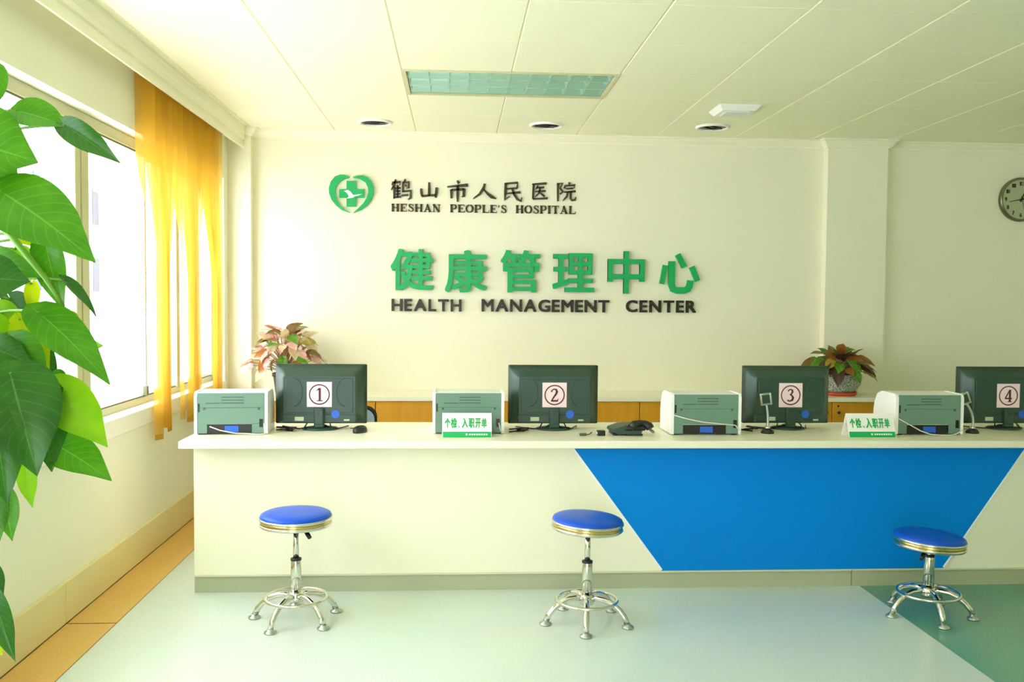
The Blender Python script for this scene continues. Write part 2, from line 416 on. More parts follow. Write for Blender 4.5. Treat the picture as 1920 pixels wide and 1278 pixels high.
# window
def build_window():
    X = -1.79
    root = struct(empty('window_1', (X, WY0, WZ0)))
    L = lambda a, b: ((a[0], a[1] - WY0, a[2] - WZ0), (b[0], b[1] - WY0, b[2] - WZ0))
    mb = MB()
    for a, b in (((-.04, WY0, 2.205), (.04, WY1, WZ1)), ((-.04, WY0, WZ0), (.04, WY1, WZ0 + .04)), ((-.04, WY0, WZ0), (.04, WY0 + .05, WZ1)), ((-.04, WY1 - .05, WZ0), (.04, WY1, WZ1))):
        mb.box(*L(a, b), 0.004)
    mb.build('window_frame', FRAME, root)
    sb = MB()
    sb.box(*L((-.03, WY0, 2.196), (.032, WY1, 2.206))); sb.box(*L((-.03, WY0, WZ0 + .04), (.034, WY1, WZ0 + .047)))
    sb.build('seal', SEAL, root)
    for y0, y1 in ((2.35, 2.5), (4.37, 4.565), (5.9, 6.0)):
        m = MB(); m.box(*L((-.05, y0, WZ0 + .03), (.045, y0 + .06, 2.21)), .004); m.box(*L((-.05, y1 - .085, WZ0 + .03), (.03, y1, 2.21)), .004)
        m.box(*L((-.045, y0 + .06, WZ0 + .03), (-.005, y1 - .05, 2.21)))
        mu = m.build('mullion', FRAME, root)
        g = MB(); g.box(*L((.0, y0 + .06, WZ0 + .04), (.012, y0 + .068, 2.2))); g.build('gasket', SEAL, mu)
    for y in (3.4, 5.39):
        m = MB(); m.box(*L((-.02, y, WZ0 + .03), (.02, y + .018, 2.21)), .003); m.build('sash_bar', FRAME, root)
    for y0, y1 in ((WY0 + .04, 2.36), (2.49, 4.38), (4.565, 5.91), (5.99, WY1 - .04)):
        m = MB(); m.box(*L((-.009, y0, WZ0 + .035), (-.003, y1, 2.212))); m.build('window_pane', GLASS, root)
    s = MB(); s.box(*L((-.1, WY0, WZ0 - .09), (.128, WY1 + .0, WZ0 + .004)), .006); s.build('window_sill', SILL, root)
    la = MB(); la.box(*L((.03, 5.30, WZ0 + .045), (.055, 5.33, WZ0 + .10)), .004); la.build('latch', SEAL, root)
build_window()

# the pale block of flats across the street, seen through the panes
def build_building():
    root = tag(empty('apartment_building', (-14, 18, -6)), 'pale apartment building with barred balconies outside the left window', 'building')
    mb = MB(); mb.box((-8, 0, -2), (0, 60, 11.8)); mb.build('facade', FACADE, root)
    mb = MB(); mb.box((-8.2, -.3, 11.8), (.3, 60.3, 12.1)); mb.build('parapet', FACADE, root)
    for z in (7.6, 10.2):
        for y in (8, 13.6, 18.6, 24):
            m = MB(); m.box((-.02, y, z), (.03, y + 2.1, z + 1.35)); wn = m.build('window', FGLASS, root)
            b = MB()
            for k in range(11): b.box((.25, y + k * .21, z - .1), (.30, y + k * .21 + .05, z + 1.3))
            b.box((.24, y - .05, z + 1.26), (.31, y + 2.2, z + 1.32)); b.box((.24, y - .05, z - .14), (.31, y + 2.2, z - .06)); b.box((.0, y - .05, z - .2), (.31, y + 2.2, z - .12))
            b.build('window_bars', FACADE, wn)
build_building()

# ================================================================== CEILING FITTINGS
def build_troffer():
    x0, x1, y0, y1 = TR
    root = tag(empty('ceiling_light', (x0, y0, H)), 'long recessed ceiling light with green-tinted mirror louvre grid', 'ceiling light')
    W_, D_ = x1 - x0, y1 - y0
    m = MB(); t = .022
    for a, b in (((0, 0, -.006), (W_, t, .012)), ((0, D_ - t, -.006), (W_, D_, .012)), ((0, t, -.006), (t, D_ - t, .012)), ((W_ - t, t, -.006), (W_, D_ - t, .012))): m.box(a, b, .002)
    m.build('frame', FRAME, root)
    m = MB(); m.box((0, 0, .1), (W_, D_, .11)); m.box((0, 0, .01), (.006, D_, .1)); m.box((W_ - .006, 0, .01), (W_, D_, .1)); m.box((0, 0, .01), (W_, .006, .1)); m.box((0, D_ - .006, .01), (W_, D_, .1))
    m.build('housing', ALU, root)
    iw, idp = W_ - 2 * t, D_ - 2 * t
    for k in range(4):                                        # long parabolic reflectors
        y = t + .012 + k * (idp - .024) / 3; m = MB()
        m.prism([(y - .028, .062), (y - .016, .03), (y - .005, .004), (y + .005, .004), (y + .016, .03), (y + .028, .062)], t, W_ - t, 'yz'); m.build('long_louvre', ALU, root)
    for k in range(11):
        x = t + .006 + k * (iw - .012) / 10; m = MB()
        m.prism([(x - .007, .052), (x - .002, .006), (x + .002, .006), (x + .007, .052)], t, D_ - t, 'xz'); m.build('cross_louvre', ALU, root)
    for k in range(3):
        y = t + .012 + (k + .5) * (idp - .024) / 3; m = MB(); m.tube([(.03, y, .078), (W_ - .03, y, .078)], .013, 12); m.build('lamp_tube', TUBE, root)
build_troffer()

def build_downlight():
    root = empty('downlight')
    m = MB(); m.lathe([(.122, 0), (.122, -.006), (.115, -.014), (.105, -.014), (.100, -.004), (.100, 0)], n=40, caps=False); m.build('rim', WHITE, root)
    m = MB(); m.lathe([(.101, -.001), (.098, -.0035), (.004, -.003)], n=40); m.build('reflector', BRONZE, root)
    for s in (-1, 1):
        m = MB(); m.tube([(-.075, s * .028, -.007), (.03, s * .028, -.007), (.045, s * .02, -.007)], .006, 8); m.build('lamp_tube', BLACK, root)
    m = MB(); m.box((.03, -.035, -.012), (.075, .035, -.003), .003); m.build('lamp_socket', BLACK, root)
    return root
dl = build_downlight()
for i, (x, y, t) in enumerate(((-.573, 6.60, 'round recessed downlight nearest the window in the ceiling before the back wall'),
                               (.635, 6.58, 'round recessed downlight behind the long ceiling light, middle of its row of three'),
                               (1.82, 6.52, 'round recessed downlight close behind the white square ceiling box'))):
    o = dl if i == 0 else copy_tree(dl)
    o.location = (x, y, H); o.rotation_euler.z = i * .4; tag(o, t, 'downlight', 'recessed downlights along the back wall')
def build_fixture():
    root = tag(empty('ceiling_box', (1.785, 5.895, H)), 'small white square box mounted on the ceiling right of the long light', 'ceiling box')
    m = MB()
    R = [m.ring([(-a, -a, z), (a, -a, z), (a, a, z), (-a, a, z)]) for a, z in ((.13, 0), (.13, -.008), (.105, -.034))]; m.skin(R, True, True, 0, False)
    m.build('housing', WHITE, root)
    m = MB(); m.box((-.075, -.075, -.040), (.075, .075, -.033), .003); m.build('cover', PALE, root)
build_fixture()

# ================================================================== WALL CLOCK
def build_clock():
    root = tag(empty('wall_clock', (4.40, YB, 2.222)), 'round silver rimmed wall clock cut off by the right edge', 'clock')
    def L(prof, name, m, par=root):
        b = MB(); b.M = Matrix.Rotation(PI / 2, 4, 'X'); b.lathe(prof, n=48); return b.build(name, m, par)
    L([(.17, 0), (.172, .02), (.166, .036), (.156, .04), (.152, .03), (.152, .0)], 'rim', RIMST)
    L([(.153, .012), (.153, .026)], 'face', CLOCKF)
    for k in range(1, 13):
        a = PI / 2 - k * PI / 6; x, z = .122 * math.cos(a), .122 * math.sin(a); b = MB(); t = str(k); wd = .02 if k < 10 else .032
        for i, ch in enumerate(t):
            w_ = wd / len(t); add_glyph(b, ch, (x - wd / 2 + i * w_ + .001, z - .015, x - wd / 2 + (i + 1) * w_ - .001, z + .015), -.026, -.0275, .04 if k < 10 else 0.0)
        b.build('numeral', BLACK, root)
    def hand(name, ang, l, w_, y):
        b = MB(); d = Vector((math.sin(ang), 0, math.cos(ang))); p = Vector((math.cos(ang), 0, -math.sin(ang)))
        q = [d * -.02 + p * w_, d * l + p * w_ * .4, d * l - p * w_ * .4, d * -.02 - p * w_]
        b.skin([b.ring([v + Vector((0, y, 0)) for v in q]), b.ring([v + Vector((0, y - .002, 0)) for v in q])], True, True, 0, False); b.build(name, BLACK, root)
    hand('hour_hand', math.radians(25), .07, .006, -.029); hand('minute_hand', math.radians(258), .10, .0045, -.032); hand('second_hand', math.radians(165), .10, .0018, -.035)
    L([(.007, .026), (.006, .039)], 'hub', BLACK)
build_clock()

# ================================================================== WALL LETTERING
YW0, YW1 = YB - .001, YB - .022
def sign(name, label): return tag(empty(name, (0, YB, 0)), label, 'wall lettering')
def part(mb, name, m, root):
    o = mb.build(name, m, root); o.matrix_parent_inverse = Matrix.Translation(-root.location); return o

# heart emblem
E_LEFT = [(-0.797,2.313),(-0.826,2.323),(-0.863,2.327),(-0.904,2.312),(-0.935,2.274),(-0.949,2.228),(-0.947,2.187),(-0.929,2.138),(-0.896,2.097),(-0.855,2.065),(-0.793,2.043),(-0.830,2.065),(-0.863,2.098),(-0.887,2.139),(-0.900,2.180),(-0.900,2.217),(-0.887,2.250),(-0.863,2.275),(-0.834,2.294),(-0.797,2.307)]
E_RIGHT = [(-0.770,2.312),(-0.735,2.321),(-0.698,2.323),(-0.661,2.311),(-0.632,2.279),(-0.616,2.234),(-0.616,2.192),(-0.632,2.147),(-0.665,2.101),(-0.710,2.067),(-0.770,2.043),(-0.731,2.079),(-0.694,2.117),(-0.669,2.159),(-0.657,2.200),(-0.661,2.237),(-0.678,2.270),(-0.707,2.290),(-0.735,2.300),(-0.770,2.305)]
E_CROSS = [(-0.818,2.280),(-0.748,2.281),(-0.748,2.221),(-0.688,2.222),(-0.688,2.158),(-0.748,2.157),(-0.748,2.091),(-0.818,2.090),(-0.818,2.156),(-0.873,2.155),(-0.873,2.219),(-0.818,2.220)]
E_BIRD = [(-0.836,2.206),(-0.809,2.214),(-0.789,2.202),(-0.768,2.176),(-0.702,2.185),(-0.731,2.172),(-0.760,2.165),(-0.768,2.157),(-0.818,2.148),(-0.801,2.165),(-0.813,2.189)]
rt = tag(empty('wall_emblem', (0, YB, 0)), 'green heart emblem with cross and white bird on the back wall', 'emblem')
part(MB().prism(E_LEFT, YW0, YW1), 'heart_half', GREEN, rt); part(MB().prism(E_RIGHT, YW0, YW1), 'heart_half', GREEN, rt)
part(MB().prism(E_CROSS, YW0, YW1), 'cross', GREEN, rt); part(MB().prism(E_BIRD, YW1, YW1 - .002), 'bird', WHITE, rt)

# brush-written hospital name
S_ = lambda *p: list(p)
BR = {
 '鹤': [[(.22,1,.07),(.14,.72,.09),(.0,.48,.02)],[(.03,.72,.03),(.06,.84,.08),(.46,.88,.07),(.42,.74,.04)],[(.15,.66,.09),(.14,.06,.06)],[(.28,.72,.07),(.33,.64,.06)],[(.16,.56,.06),(.47,.59,.06)],[(.18,.42,.05),(.45,.44,.05)],[(.18,.28,.05),(.45,.30,.05)],[(.13,.12,.06),(.48,.16,.08)],[(.32,.64,.07),(.31,.14,.06)],
        [(.70,1,.08),(.60,.86,.04)],[(.58,.88,.08),(.57,.38,.07)],[(.57,.85,.06),(.86,.88,.08),(.85,.60,.08),(.75,.58,.03)],[(.68,.76,.06),(.74,.66,.07)],[(.57,.42,.06),(.96,.46,.09),(.95,.10,.09),(.82,.03,.03)],[(.50,.22,.06),(.84,.25,.07)]],
 '山': [[(.50,1,.08),(.51,.55,.12),(.50,.14,.11)],[(.06,.60,.10),(.08,.32,.12),(.12,.10,.10)],[(.10,.12,.10),(.5,.17,.09),(.9,.2,.11)],[(.92,.68,.12),(.90,.36,.12),(.86,.04,.08)]],
 '市': [[(.48,1,.06),(.57,.88,.11)],[(.0,.70,.05),(.45,.75,.08),(1,.80,.11)],[(.20,.58,.10),(.21,.16,.08)],[(.2,.56,.07),(.82,.60,.09)],[(.82,.62,.11),(.80,.26,.10),(.70,.24,.04)],[(.51,.76,.10),(.51,.30,.10),(.50,.0,.05)]],
 '人': [[(.50,1,.08),(.46,.74,.11),(.28,.34,.09),(.0,.04,.03)],[(.44,.66,.05),(.62,.38,.09),(.80,.18,.13),(1,.06,.04)]],
 '民': [[(.10,.92,.06),(.76,.98,.09),(.74,.70,.08)],[(.14,.64,.06),(.76,.70,.07)],[(.14,.95,.10),(.12,.40,.10),(.10,.08,.10),(.36,.26,.03)],[(.14,.40,.05),(.92,.48,.09)],[(.48,.68,.08),(.58,.38,.09),(.76,.12,.10),(.95,.02,.09),(1,.22,.02)]],
 '医': [[(.02,.92,.06),(.92,.98,.10)],[(.12,.93,.10),(.08,.08,.09)],[(.07,.08,.08),(.55,.10,.08),(1,.13,.10)],[(.40,.86,.07),(.24,.64,.04)],[(.30,.72,.06),(.78,.76,.08)],[(.20,.50,.06),(.88,.55,.08)],[(.54,.74,.08),(.46,.42,.07),(.20,.20,.03)],[(.52,.46,.05),(.66,.34,.08),(.82,.22,.08)]],
 '院': [[(.09,.96,.09),(.09,.0,.06)],[(.09,.92,.05),(.32,.95,.08),(.20,.70,.06),(.34,.50,.08),(.20,.38,.04)],[(.62,1,.06),(.69,.90,.10)],[(.42,.68,.09),(.44,.82,.06),(.95,.86,.08),(.88,.70,.04)],[(.50,.66,.05),(.84,.69,.07)],[(.40,.48,.05),(.98,.54,.08)],[(.58,.50,.08),(.54,.26,.08),(.34,.02,.03)],[(.74,.52,.08),(.73,.14,.08),(.80,.06,.08),(.95,.08,.08),(1,.24,.02)]],
}
CN1 = [(-0.487,2.146,-0.335,2.299),(-0.272,2.163,-0.137,2.281),(-0.069,2.139,0.087,2.297),(0.127,2.159,0.301,2.278),(0.352,2.149,0.495,2.292),(0.570,2.159,0.690,2.290),(0.755,2.155,0.907,2.298)]
rt = sign('brush_lettering', 'dark brush-style Chinese characters 鹤山市人民医院 right of the green heart emblem')
for ch, (x0, z0, x1, z1) in zip('鹤山市人民医院', CN1):
    mb = MB(); s = (z1 - z0 + x1 - x0) / 2
    for st in BR[ch]:
        mb.stroke([(x0 + (x1 - x0) * a, z0 + (z1 - z0) * b, max(.007, wd * s * 1.35)) for a, b, wd in st], YW0, YW1 + .008)
    part(mb, 'character', OLIVE, rt)

# bold serif capitals, unit height; (strokes, width)
def serif(ch):
    B, T, SH = .27, .09, .09
    if ch == 'H': return [[(.2,0,B),(.2,1,B)],[(.8,0,B),(.8,1,B)],[(.2,.5,T),(.8,.5,T)],[(.03,SH/2,SH),(.37,SH/2,SH)],[(.63,SH/2,SH),(.97,SH/2,SH)],[(.03,1-SH/2,SH),(.37,1-SH/2,SH)],[(.63,1-SH/2,SH),(.97,1-SH/2,SH)]], 1.0
    if ch == 'E': return [[(.2,0,B),(.2,1,B)],[(.03,SH/2,SH),(.82,SH/2,SH)],[(.03,1-SH/2,SH),(.8,1-SH/2,SH)],[(.2,.51,T),(.58,.51,T)],[(.80,0,.06),(.84,.28,.04)],[(.77,1,.06),(.79,.74,.04)],[(.58,.36,.05),(.58,.66,.05)]], .87
    if ch == 'A': return [[(.14,0,T),(.5,1,T)],[(.46,1,B*.8),(.82,0,B)],[(.24,.32,T),(.7,.32,T)],[(.0,SH/2,SH),(.32,SH/2,SH)],[(.62,SH/2,SH),(1.0,SH/2,SH)]], 1.0
    if ch == 'N': return [[(.18,0,T),(.18,1,T)],[(.84,0,T),(.84,1,T)],[(.16,1,B),(.84,.02,B)],[(.03,SH/2,SH),(.34,SH/2,SH)],[(.66,1-SH/2,SH),(1,1-SH/2,SH)],[(.02,1-SH/2,SH),(.2,1-SH/2,SH)]], 1.02
    if ch == 'S': return [[(.66,.70,.04),(.62,.86,.08),(.46,.96,.08),(.28,.95,.12),(.16,.82,.18),(.22,.66,.2),(.42,.54,.2),(.62,.40,.2),(.66,.22,.18),(.54,.07,.12),(.36,.03,.08),(.18,.12,.08),(.12,.30,.04)],[(.64,.70,.05),(.66,.98,.05)],[(.1,.02,.05),(.1,.32,.05)]], .76
    if ch == 'O': return [arc(.48,.5,.38,.46,90,270,12,.08,wm=.24), arc(.48,.5,.38,.46,-90,90,12,.08,wm=.24)], .96
    if ch == 'P': return [[(.2,0,B),(.2,1,B)],[(.03,SH/2,SH),(.40,SH/2,SH)],[(.03,1-SH/2,SH),(.5,1-SH/2,SH)],[(.3,.44,T),(.5,.44,T)],arc(.5,.7,.24,.265,90,-90,10,.07,wm=.24)], .86
    if ch == 'L': return [[(.2,0,B),(.2,1,B)],[(.03,SH/2,SH),(.82,SH/2,SH)],[(.03,1-SH/2,SH),(.40,1-SH/2,SH)],[(.80,0,.06),(.84,.34,.04)]], .86
    if ch == 'I': return [[(.22,0,B),(.22,1,B)],[(.04,SH/2,SH),(.40,SH/2,SH)],[(.04,1-SH/2,SH),(.40,1-SH/2,SH)]], .44
    if ch == 'T': return [[(.46,0,B),(.46,1,B)],[(.03,1-SH/2,SH),(.89,1-SH/2,SH)],[(.06,1,.05),(.04,.70,.04)],[(.86,1,.05),(.88,.70,.04)],[(.26,SH/2,SH),(.66,SH/2,SH)]], .92
    if ch == "'": return [[(.12,1,.14),(.10,.66,.04)]], .24
rt = sign('serif_lettering', "small dark serif letters HESHAN PEOPLE'S HOSPITAL under the brush characters")
for word, (x0, z0, x1, z1) in zip(('HESHAN', "PEOPLE'S", 'HOSPITAL'), [(-0.487,2.060,-0.118,2.118),(-0.048,2.060,0.381,2.119),(0.448,2.060,0.906,2.120)]):
    tot = sum(serif(c)[1] for c in word); gap = .09; k = (x1 - x0) / (tot + gap * (len(word) - 1)); x = x0
    for c in word:
        st, wd = serif(c); mb = MB()
        for s in st: mb.stroke([(x + a * k, z0 + b * (z1 - z0), q * k) for a, b, q in s], YW0, YW1 + .012)
        part(mb, 'letter', OLIVE, rt); x += (wd + gap) * k

rt = sign('green_lettering', 'large raised green Chinese characters 健康管理中心 across the back wall')
BIG = [(-0.489,1.470,-0.169,1.780),(-0.082,1.458,0.234,1.776),(0.338,1.462,0.639,1.781),(0.733,1.468,1.052,1.763),(1.156,1.460,1.440,1.783)]
for ch, r in zip('健康管理中', BIG):
    mb = MB(); add_glyph(mb, ch, r, YW0, YW1 - .008, .020); part(mb, 'character', GREEN, rt)
mb = MB()                                                     # the last one, 心, has blocky straight strokes
x0, z0, x1, z1 = 1.552, 1.463, 1.867, 1.772; q = lambda L_: [(x0 + (x1 - x0) * a, z0 + (z1 - z0) * b, wd * (x1 - x0)) for a, b, wd in L_]
for s in ([(.15,.70,.12),(.07,.24,.12)], [(.31,.80,.16),(.31,.22,.16),(.35,.11,.16),(.45,.08,.16),(.62,.08,.16),(.72,.12,.16),(.755,.20,.15),(.77,.33,.14)], [(.45,.97,.13),(.62,.66,.13)], [(.80,.67,.13),(.95,.32,.13)]):
    mb.stroke(q(s), YW0, YW1 - .008)
part(mb, 'character', GREEN, rt)

rt = sign('block_lettering', 'near-black block letters HEALTH MANAGEMENT CENTER below the green characters')
for word, (x0, z0, x1, z1) in zip(('HEALTH', 'MANAGEMENT', 'CENTER'), [(-0.482,1.313,0.044,1.405),(0.196,1.315,1.172,1.409),(1.301,1.318,1.843,1.411)]):
    ws = [(glyph(c)[2] / glyph('H')[3] + .045) * (z1 - z0) for c in word]
    gap = ((x1 - x0) - sum(ws)) / (len(word) - 1); x = x0
    for c, wd in zip(word, ws):
        mb = MB(); add_glyph(mb, c, (x, z0, x + wd, z1), YW0, YW1, .036); part(mb, 'letter', BLKL, rt); x += wd + gap

# ================================================================== COUNTER
D, DT, ZT, ZB = 4.399, 4.279, 0.742, 0.707
CX0, CX1, CYB = -1.229, 4.35, 4.93
def build_counter():
    root = tag(empty('service_counter', (CX0, D, 0)), 'long cream service counter with a blue slanted panel and grey plinth', 'counter')
    L = lambda x, y, z: (x - CX0, y - D, z)
    m = MB(); ZC = ZB - .001; m.box(L(CX0, D, .086), L(CX1, D + .03, ZC)); m.box(L(CX0, D + .03, .0), L(CX0 + .03, CYB, ZC)); m.box(L(CX1 - .03, D + .03, 0), L(CX1, CYB, ZC))
    m.box(L(CX0 + .03, D + .30, .50), L(CX1 - .03, D + .32, ZC)); m.build('front_panel', COUNTER, root)
    for a, b in ((CX0, 1.966), (1.970, CX1)):
        m = MB(); m.box(L(a, D + .004, 0), L(b, D + .02, .078)); p = m.build('plinth', KICK, root)
        m = MB(); m.box(L(a, D - .004, .078), L(b, D + .02, .087), .001); m.build('plinth_lit_edge', KICKLIT, p)
    m = MB(); m.prism([(x - CX0, z) for x, z in ((.562, ZC), (1.012, .088), (2.434, .088), (2.848, ZC))], -.004, .002); bp = m.build('blue_panel', BLUE, root)
    for a, b in (((.562, ZC - .006), (1.012, .092)), ((2.848, ZC - .006), (2.434, .092))):
        m = MB(); m.stroke([(a[0] - CX0, a[1], .010), (b[0] - CX0, b[1], .010)], -.006, .001); m.build('edge_strip', WHITE, bp)
    return root
build_counter()
tag(MB().box((CX0 - .036, DT, ZB), (CX1 + .03, 4.96, ZT), .004).build('worktop', WORKTOP), 'continuous cream worktop on top of the long service counter', 'worktop')

# ================================================================== MONITORS
def num_strokes(n):
    """serif figures in a unit box (x 0..0.62, z 0..1)"""
    if n == 1: return [[(.10,.80,.03),(.22,.88,.07),(.33,.99,.05)],[(.34,.98,.12),(.34,.0,.12)],[(.12,.02,.045),(.56,.02,.045)]]
    if n == 2: return [[(.07,.74,.10),(.12,.88,.06),(.27,.96,.07),(.42,.92,.11),(.49,.78,.14),(.44,.60,.12),(.27,.36,.09),(.08,.06,.07)],[(.05,.05,.10),(.54,.05,.10),(.60,.22,.04)]]
    if n == 3: return [[(.10,.80,.08),(.17,.92,.06),(.29,.96,.07),(.42,.90,.11),(.45,.76,.12),(.36,.60,.08),(.24,.54,.05)],[(.24,.54,.05),(.40,.48,.09),(.50,.30,.14),(.44,.12,.12),(.26,.03,.07),(.10,.07,.09),(.08,.14,.08)]]
    return [[(.42,.98,.06),(.05,.30,.06)],[(.03,.28,.08),(.60,.28,.08)],[(.43,.98,.12),(.43,.0,.12)],[(.26,.02,.045),(.59,.02,.045)]]
def rect_ring(mb, hw, z0, z1, y, r, n=4):
    pts = []
    for cx, cz, a0 in ((hw - r, z0 + r, -90), (hw - r, z1 - r, 0), (-hw + r, z1 - r, 90), (-hw + r, z0 + r, 180)):
        for k in range(n + 1):
            a = math.radians(a0 + 90 * k / n); pts.append((cx + r * math.cos(a), y, cz + r * math.sin(a)))
    return mb.ring(pts)
def build_monitor(n, hw, label, loc, rz=0.0):
    root = tag(empty('computer_monitor', loc, rz), label, 'monitor', 'monitors on the service counter')
    z0, z1 = .024, .326; yb = -.06
    m = MB(); m.skin([rect_ring(m, hw, z0, z1, .052, .006), rect_ring(m, hw, z0, z1, .034, .006), rect_ring(m, hw - .004, z0 + .004, z1 - .004, .026, .006)], True, True, 0, False); m.build('bezel', BLACK, root)
    m = MB(); m.box((-hw + .016, .0515, z0 + .024), (hw - .016, .054, z1 - .016)); m.build('screen', SCREEN, root)
    m = MB()                                                   # swept-back shell with concave corners
    rs = []
    for t, y in ((0, .030), (.28, .010), (.52, -.012), (.80, -.032), (1.0, -.040)):
        k = t ** .8
        rs.append(rect_ring(m, hw + .0008 - k * .052, z0 + k * .052, z1 + .0004 - k * .057, y, .006 + .05 * t * (1 - t) * 2))
    m.skin(rs, True, True, 0, True); m.build('back_shell', DARKG, root)
    m = MB(); m.box((-hw + .062, -.0425, z0 + .062), (hw - .062, -.036, z1 - .066), .002)
    for s in (-1, 1): m.tube([(s * (.085 + .04 * (1 - math.cos(a))), -.043, .19 + .07 * math.sin(a)) for a in [PI * (k / 10 - .5) for k in range(11)]], .0022, 6)
    m.build('back_cover', DARKG, root)
    m = MB(); m.box((-hw + .045, -.0425, z0 + .010), (hw - .045, .0, z0 + .056), .006); m.build('port_ledge', DARKG, root)
    m = MB(); m.box((-.026, -.062, .01), (.026, -.036, .112), .008); m.box((-.021, -.066, .03), (.021, -.060, .10), .004); nk = m.build('neck', DARKG, root)
    m = MB(); m.tube([(-.002, -.069, .086), (-.002, -.064, .086)], .004, 8); m.build('screw', BLACK, nk)
    m = MB(); m.lathe([(.090, 0), (.092, .004), (.084, .009), (.04, .014), (.028, .022)], (0, -.01, 0), 40, sx=1, sy=.85); m.build('base', DARKG, root)
    m = MB(); m.box((-.062, -.0445, .116), (.062, -.0428, .242)); card = m.build('number_card', PAPER, root)
    m = MB(); R = [(.049 * math.cos(2 * PI * k / 48), -.0448, .179 + .049 * math.sin(2 * PI * k / 48)) for k in range(48)]; m.tube(R, .0030, 6, True); m.build('circle', INK, card)
    m = MB(); s = .066
    for st in num_strokes(n): m.stroke([((a - .31) * s, .179 + (b - .5) * s, wd * s * 1.35) for a, b, wd in st], -.0462, -.0446)
    m.build('numeral', INK, card)
    m = MB(); m.box((-.122, -.0437, .046), (-.078, -.0423, .066)); m.build('pale_sticker', YSTICK, root)
    m = MB(); b = Matrix.Translation((.080, -.0435, .080)) @ Matrix.Rotation(PI / 2, 4, 'X'); m.M = b; m.lathe([(.021, -.001), (.021, .001)], n=24); m.build('blue_sticker', STICK, root)
    m = MB(); m.box((.122, -.0437, .046), (.15, -.0423, .054)); m.build('pale_sticker', YSTICK, root)
    m = MB(); m.tube([(-.06, -.03, .036), (-.075, -.05, .012), (-.10, -.035, .005), (-.15, .0, .005), (-.19, .05, .005)], .0032, 8); m.build('cable', BLACK, root)
    m = MB(); m.tube([(.05, -.03, .036), (.058, -.052, .02), (.05, -.066, .006), (.09, -.03, .005), (.13, .08, .005)], .0032, 8); m.build('cable', BLACK, root)
build_monitor(1, .229, 'dark monitor seen from behind with card number 1, nearest the window', (-.680, 4.70, ZT), -.0)
build_monitor(2, .232, 'dark monitor seen from behind with card number 2 on its back', (.506, 4.70, ZT))
build_monitor(3, .230, 'dark monitor seen from behind with card number 3 on its back', (1.742, 4.72, ZT), .0)
build_monitor(4, .236, 'dark monitor with card number 4, cut off by the right edge', (2.915, 4.72, ZT), .0)

# ================================================================== PRINTERS
def build_printer(label, loc, rz, wire, W_=.35):
    root = tag(empty('laser_printer', loc, rz), label, 'printer', 'printers on the service counter')
    hw, Hh, Dp = W_ / 2, .205, .235
    m = MB(); prof = [(.004, .012), (0, .02), (0, Hh - .012), (.01, Hh - .002), (Dp * .72, Hh), (Dp * .9, Hh - .02), (Dp, Hh - .08), (Dp, .012)]
    m.prism(prof, -hw + .013, hw - .013, 'yz'); m.build('body', PALE, root)
    cov = [(-.004, .004), (-.006, .02), (-.006, Hh - .02), (.0, Hh - .005), (.014, Hh + .002), (Dp * .66, Hh + .003), (Dp * .86, Hh - .014), (Dp * .98, Hh - .06), (Dp + .006, Hh - .10), (Dp + .006, .004)]
    for s in (-1, 1):
        m = MB(); a, b = (-hw, -hw + .014) if s < 0 else (hw - .014, hw); m.prism(cov, a, b, 'yz'); m.build('side_cover', WHITE, root)
    m = MB(); m.box((-hw + .015, -.004, .052), (hw - .015, .004, Hh - .004), .002); m.box((-hw + .015, -.004, .006), (-hw + .06, .004, .053), .001); m.box((hw - .075, -.004, .006), (hw - .015, .004, .053), .001)
    rp = m.build('rear_panel', PRNG, root)
    m = MB(); m.box((-hw + .06, -.001, .006), (hw - .075, .003, .05)); m.build('tray_recess', BLACK, root)
    m = MB(); m.box((-.03, -.0035, .012), (.034, -.0005, .042)); m.build('blue_label', STICK, root)
    m = MB()
    for z, a, b in ((Hh - .026, -.045, .06), (Hh - .040, -.045, .06), (Hh - .054, -.045, .06), (Hh - .055, -.12, -.05)): m.box((a, -.0052, z), (b, -.0038, z + .0045))
    m.box((-hw + .03, -.0052, Hh - .075), (hw - .03, -.0038, Hh - .0735)); m.build('vent', PRNL, rp)
    for x in (-.125, .13):
        m = MB(); m.box((x - .005, -.0055, Hh - .085), (x + .005, -.003, Hh - .073), .001); m.build('catch', PRNL, rp)
    m = MB(); m.box((hw - .040, -.0055, .035), (hw - .022, -.003, .075), .001); m.build('power_socket', BLACK, rp)
    m = MB(); m.box((-hw + .018, -.0055, .11), (-hw + .026, -.003, .15), .001); m.build('port', BLACK, rp)
    if wire:
        m = MB(); n = len(wire); m.tube(wire, .0028, 8); m.build('cable', CABLEW, root)
    for x in (-hw + .03, hw - .03):
        for y in (.02, Dp - .03): feet = MB(); feet.box((x - .012, y - .012, 0), (x + .012, y + .012, .012)); feet.build('foot', BLACK, root)
build_printer('pale laser printer at the window end of the counter, beside monitor 1', (-1.078, 4.50, ZT), .06, [(-.10, -.006, .04), (-.05, -.012, .022), (.02, -.016, .008), (.09, -.02, .006), (.125, -.03, .0035), (.16, -.02, .006), (.155, -.008, .055)], .345)
build_printer('laser printer behind the left tent sign, beside monitor 2', (.066, 4.52, ZT), 0, [(.15, -.008, .055), (.158, -.03, .02), (.185, -.02, .004), (.24, .03, .0035)], .352)
build_printer('laser printer with a pale cable sagging across its back, beside monitor 3', (1.243, 4.48, ZT), 0, [(-.165, -.008, .10), (-.10, -.012, .082), (-.02, -.014, .066), (.08, -.014, .056), (.145, -.012, .05), (.17, -.012, .02), (.165, -.03, .004)], .352)
build_printer('laser printer right of the right tent sign, beside monitor 4', (2.383, 4.48, ZT), 0, [(-.165, -.008, .085), (-.10, -.014, .05), (-.05, -.02, .022), (.0, -.03, .006), (.08, -.04, .0035), (.13, -.025, .008), (.17, -.02, .03)], .352)

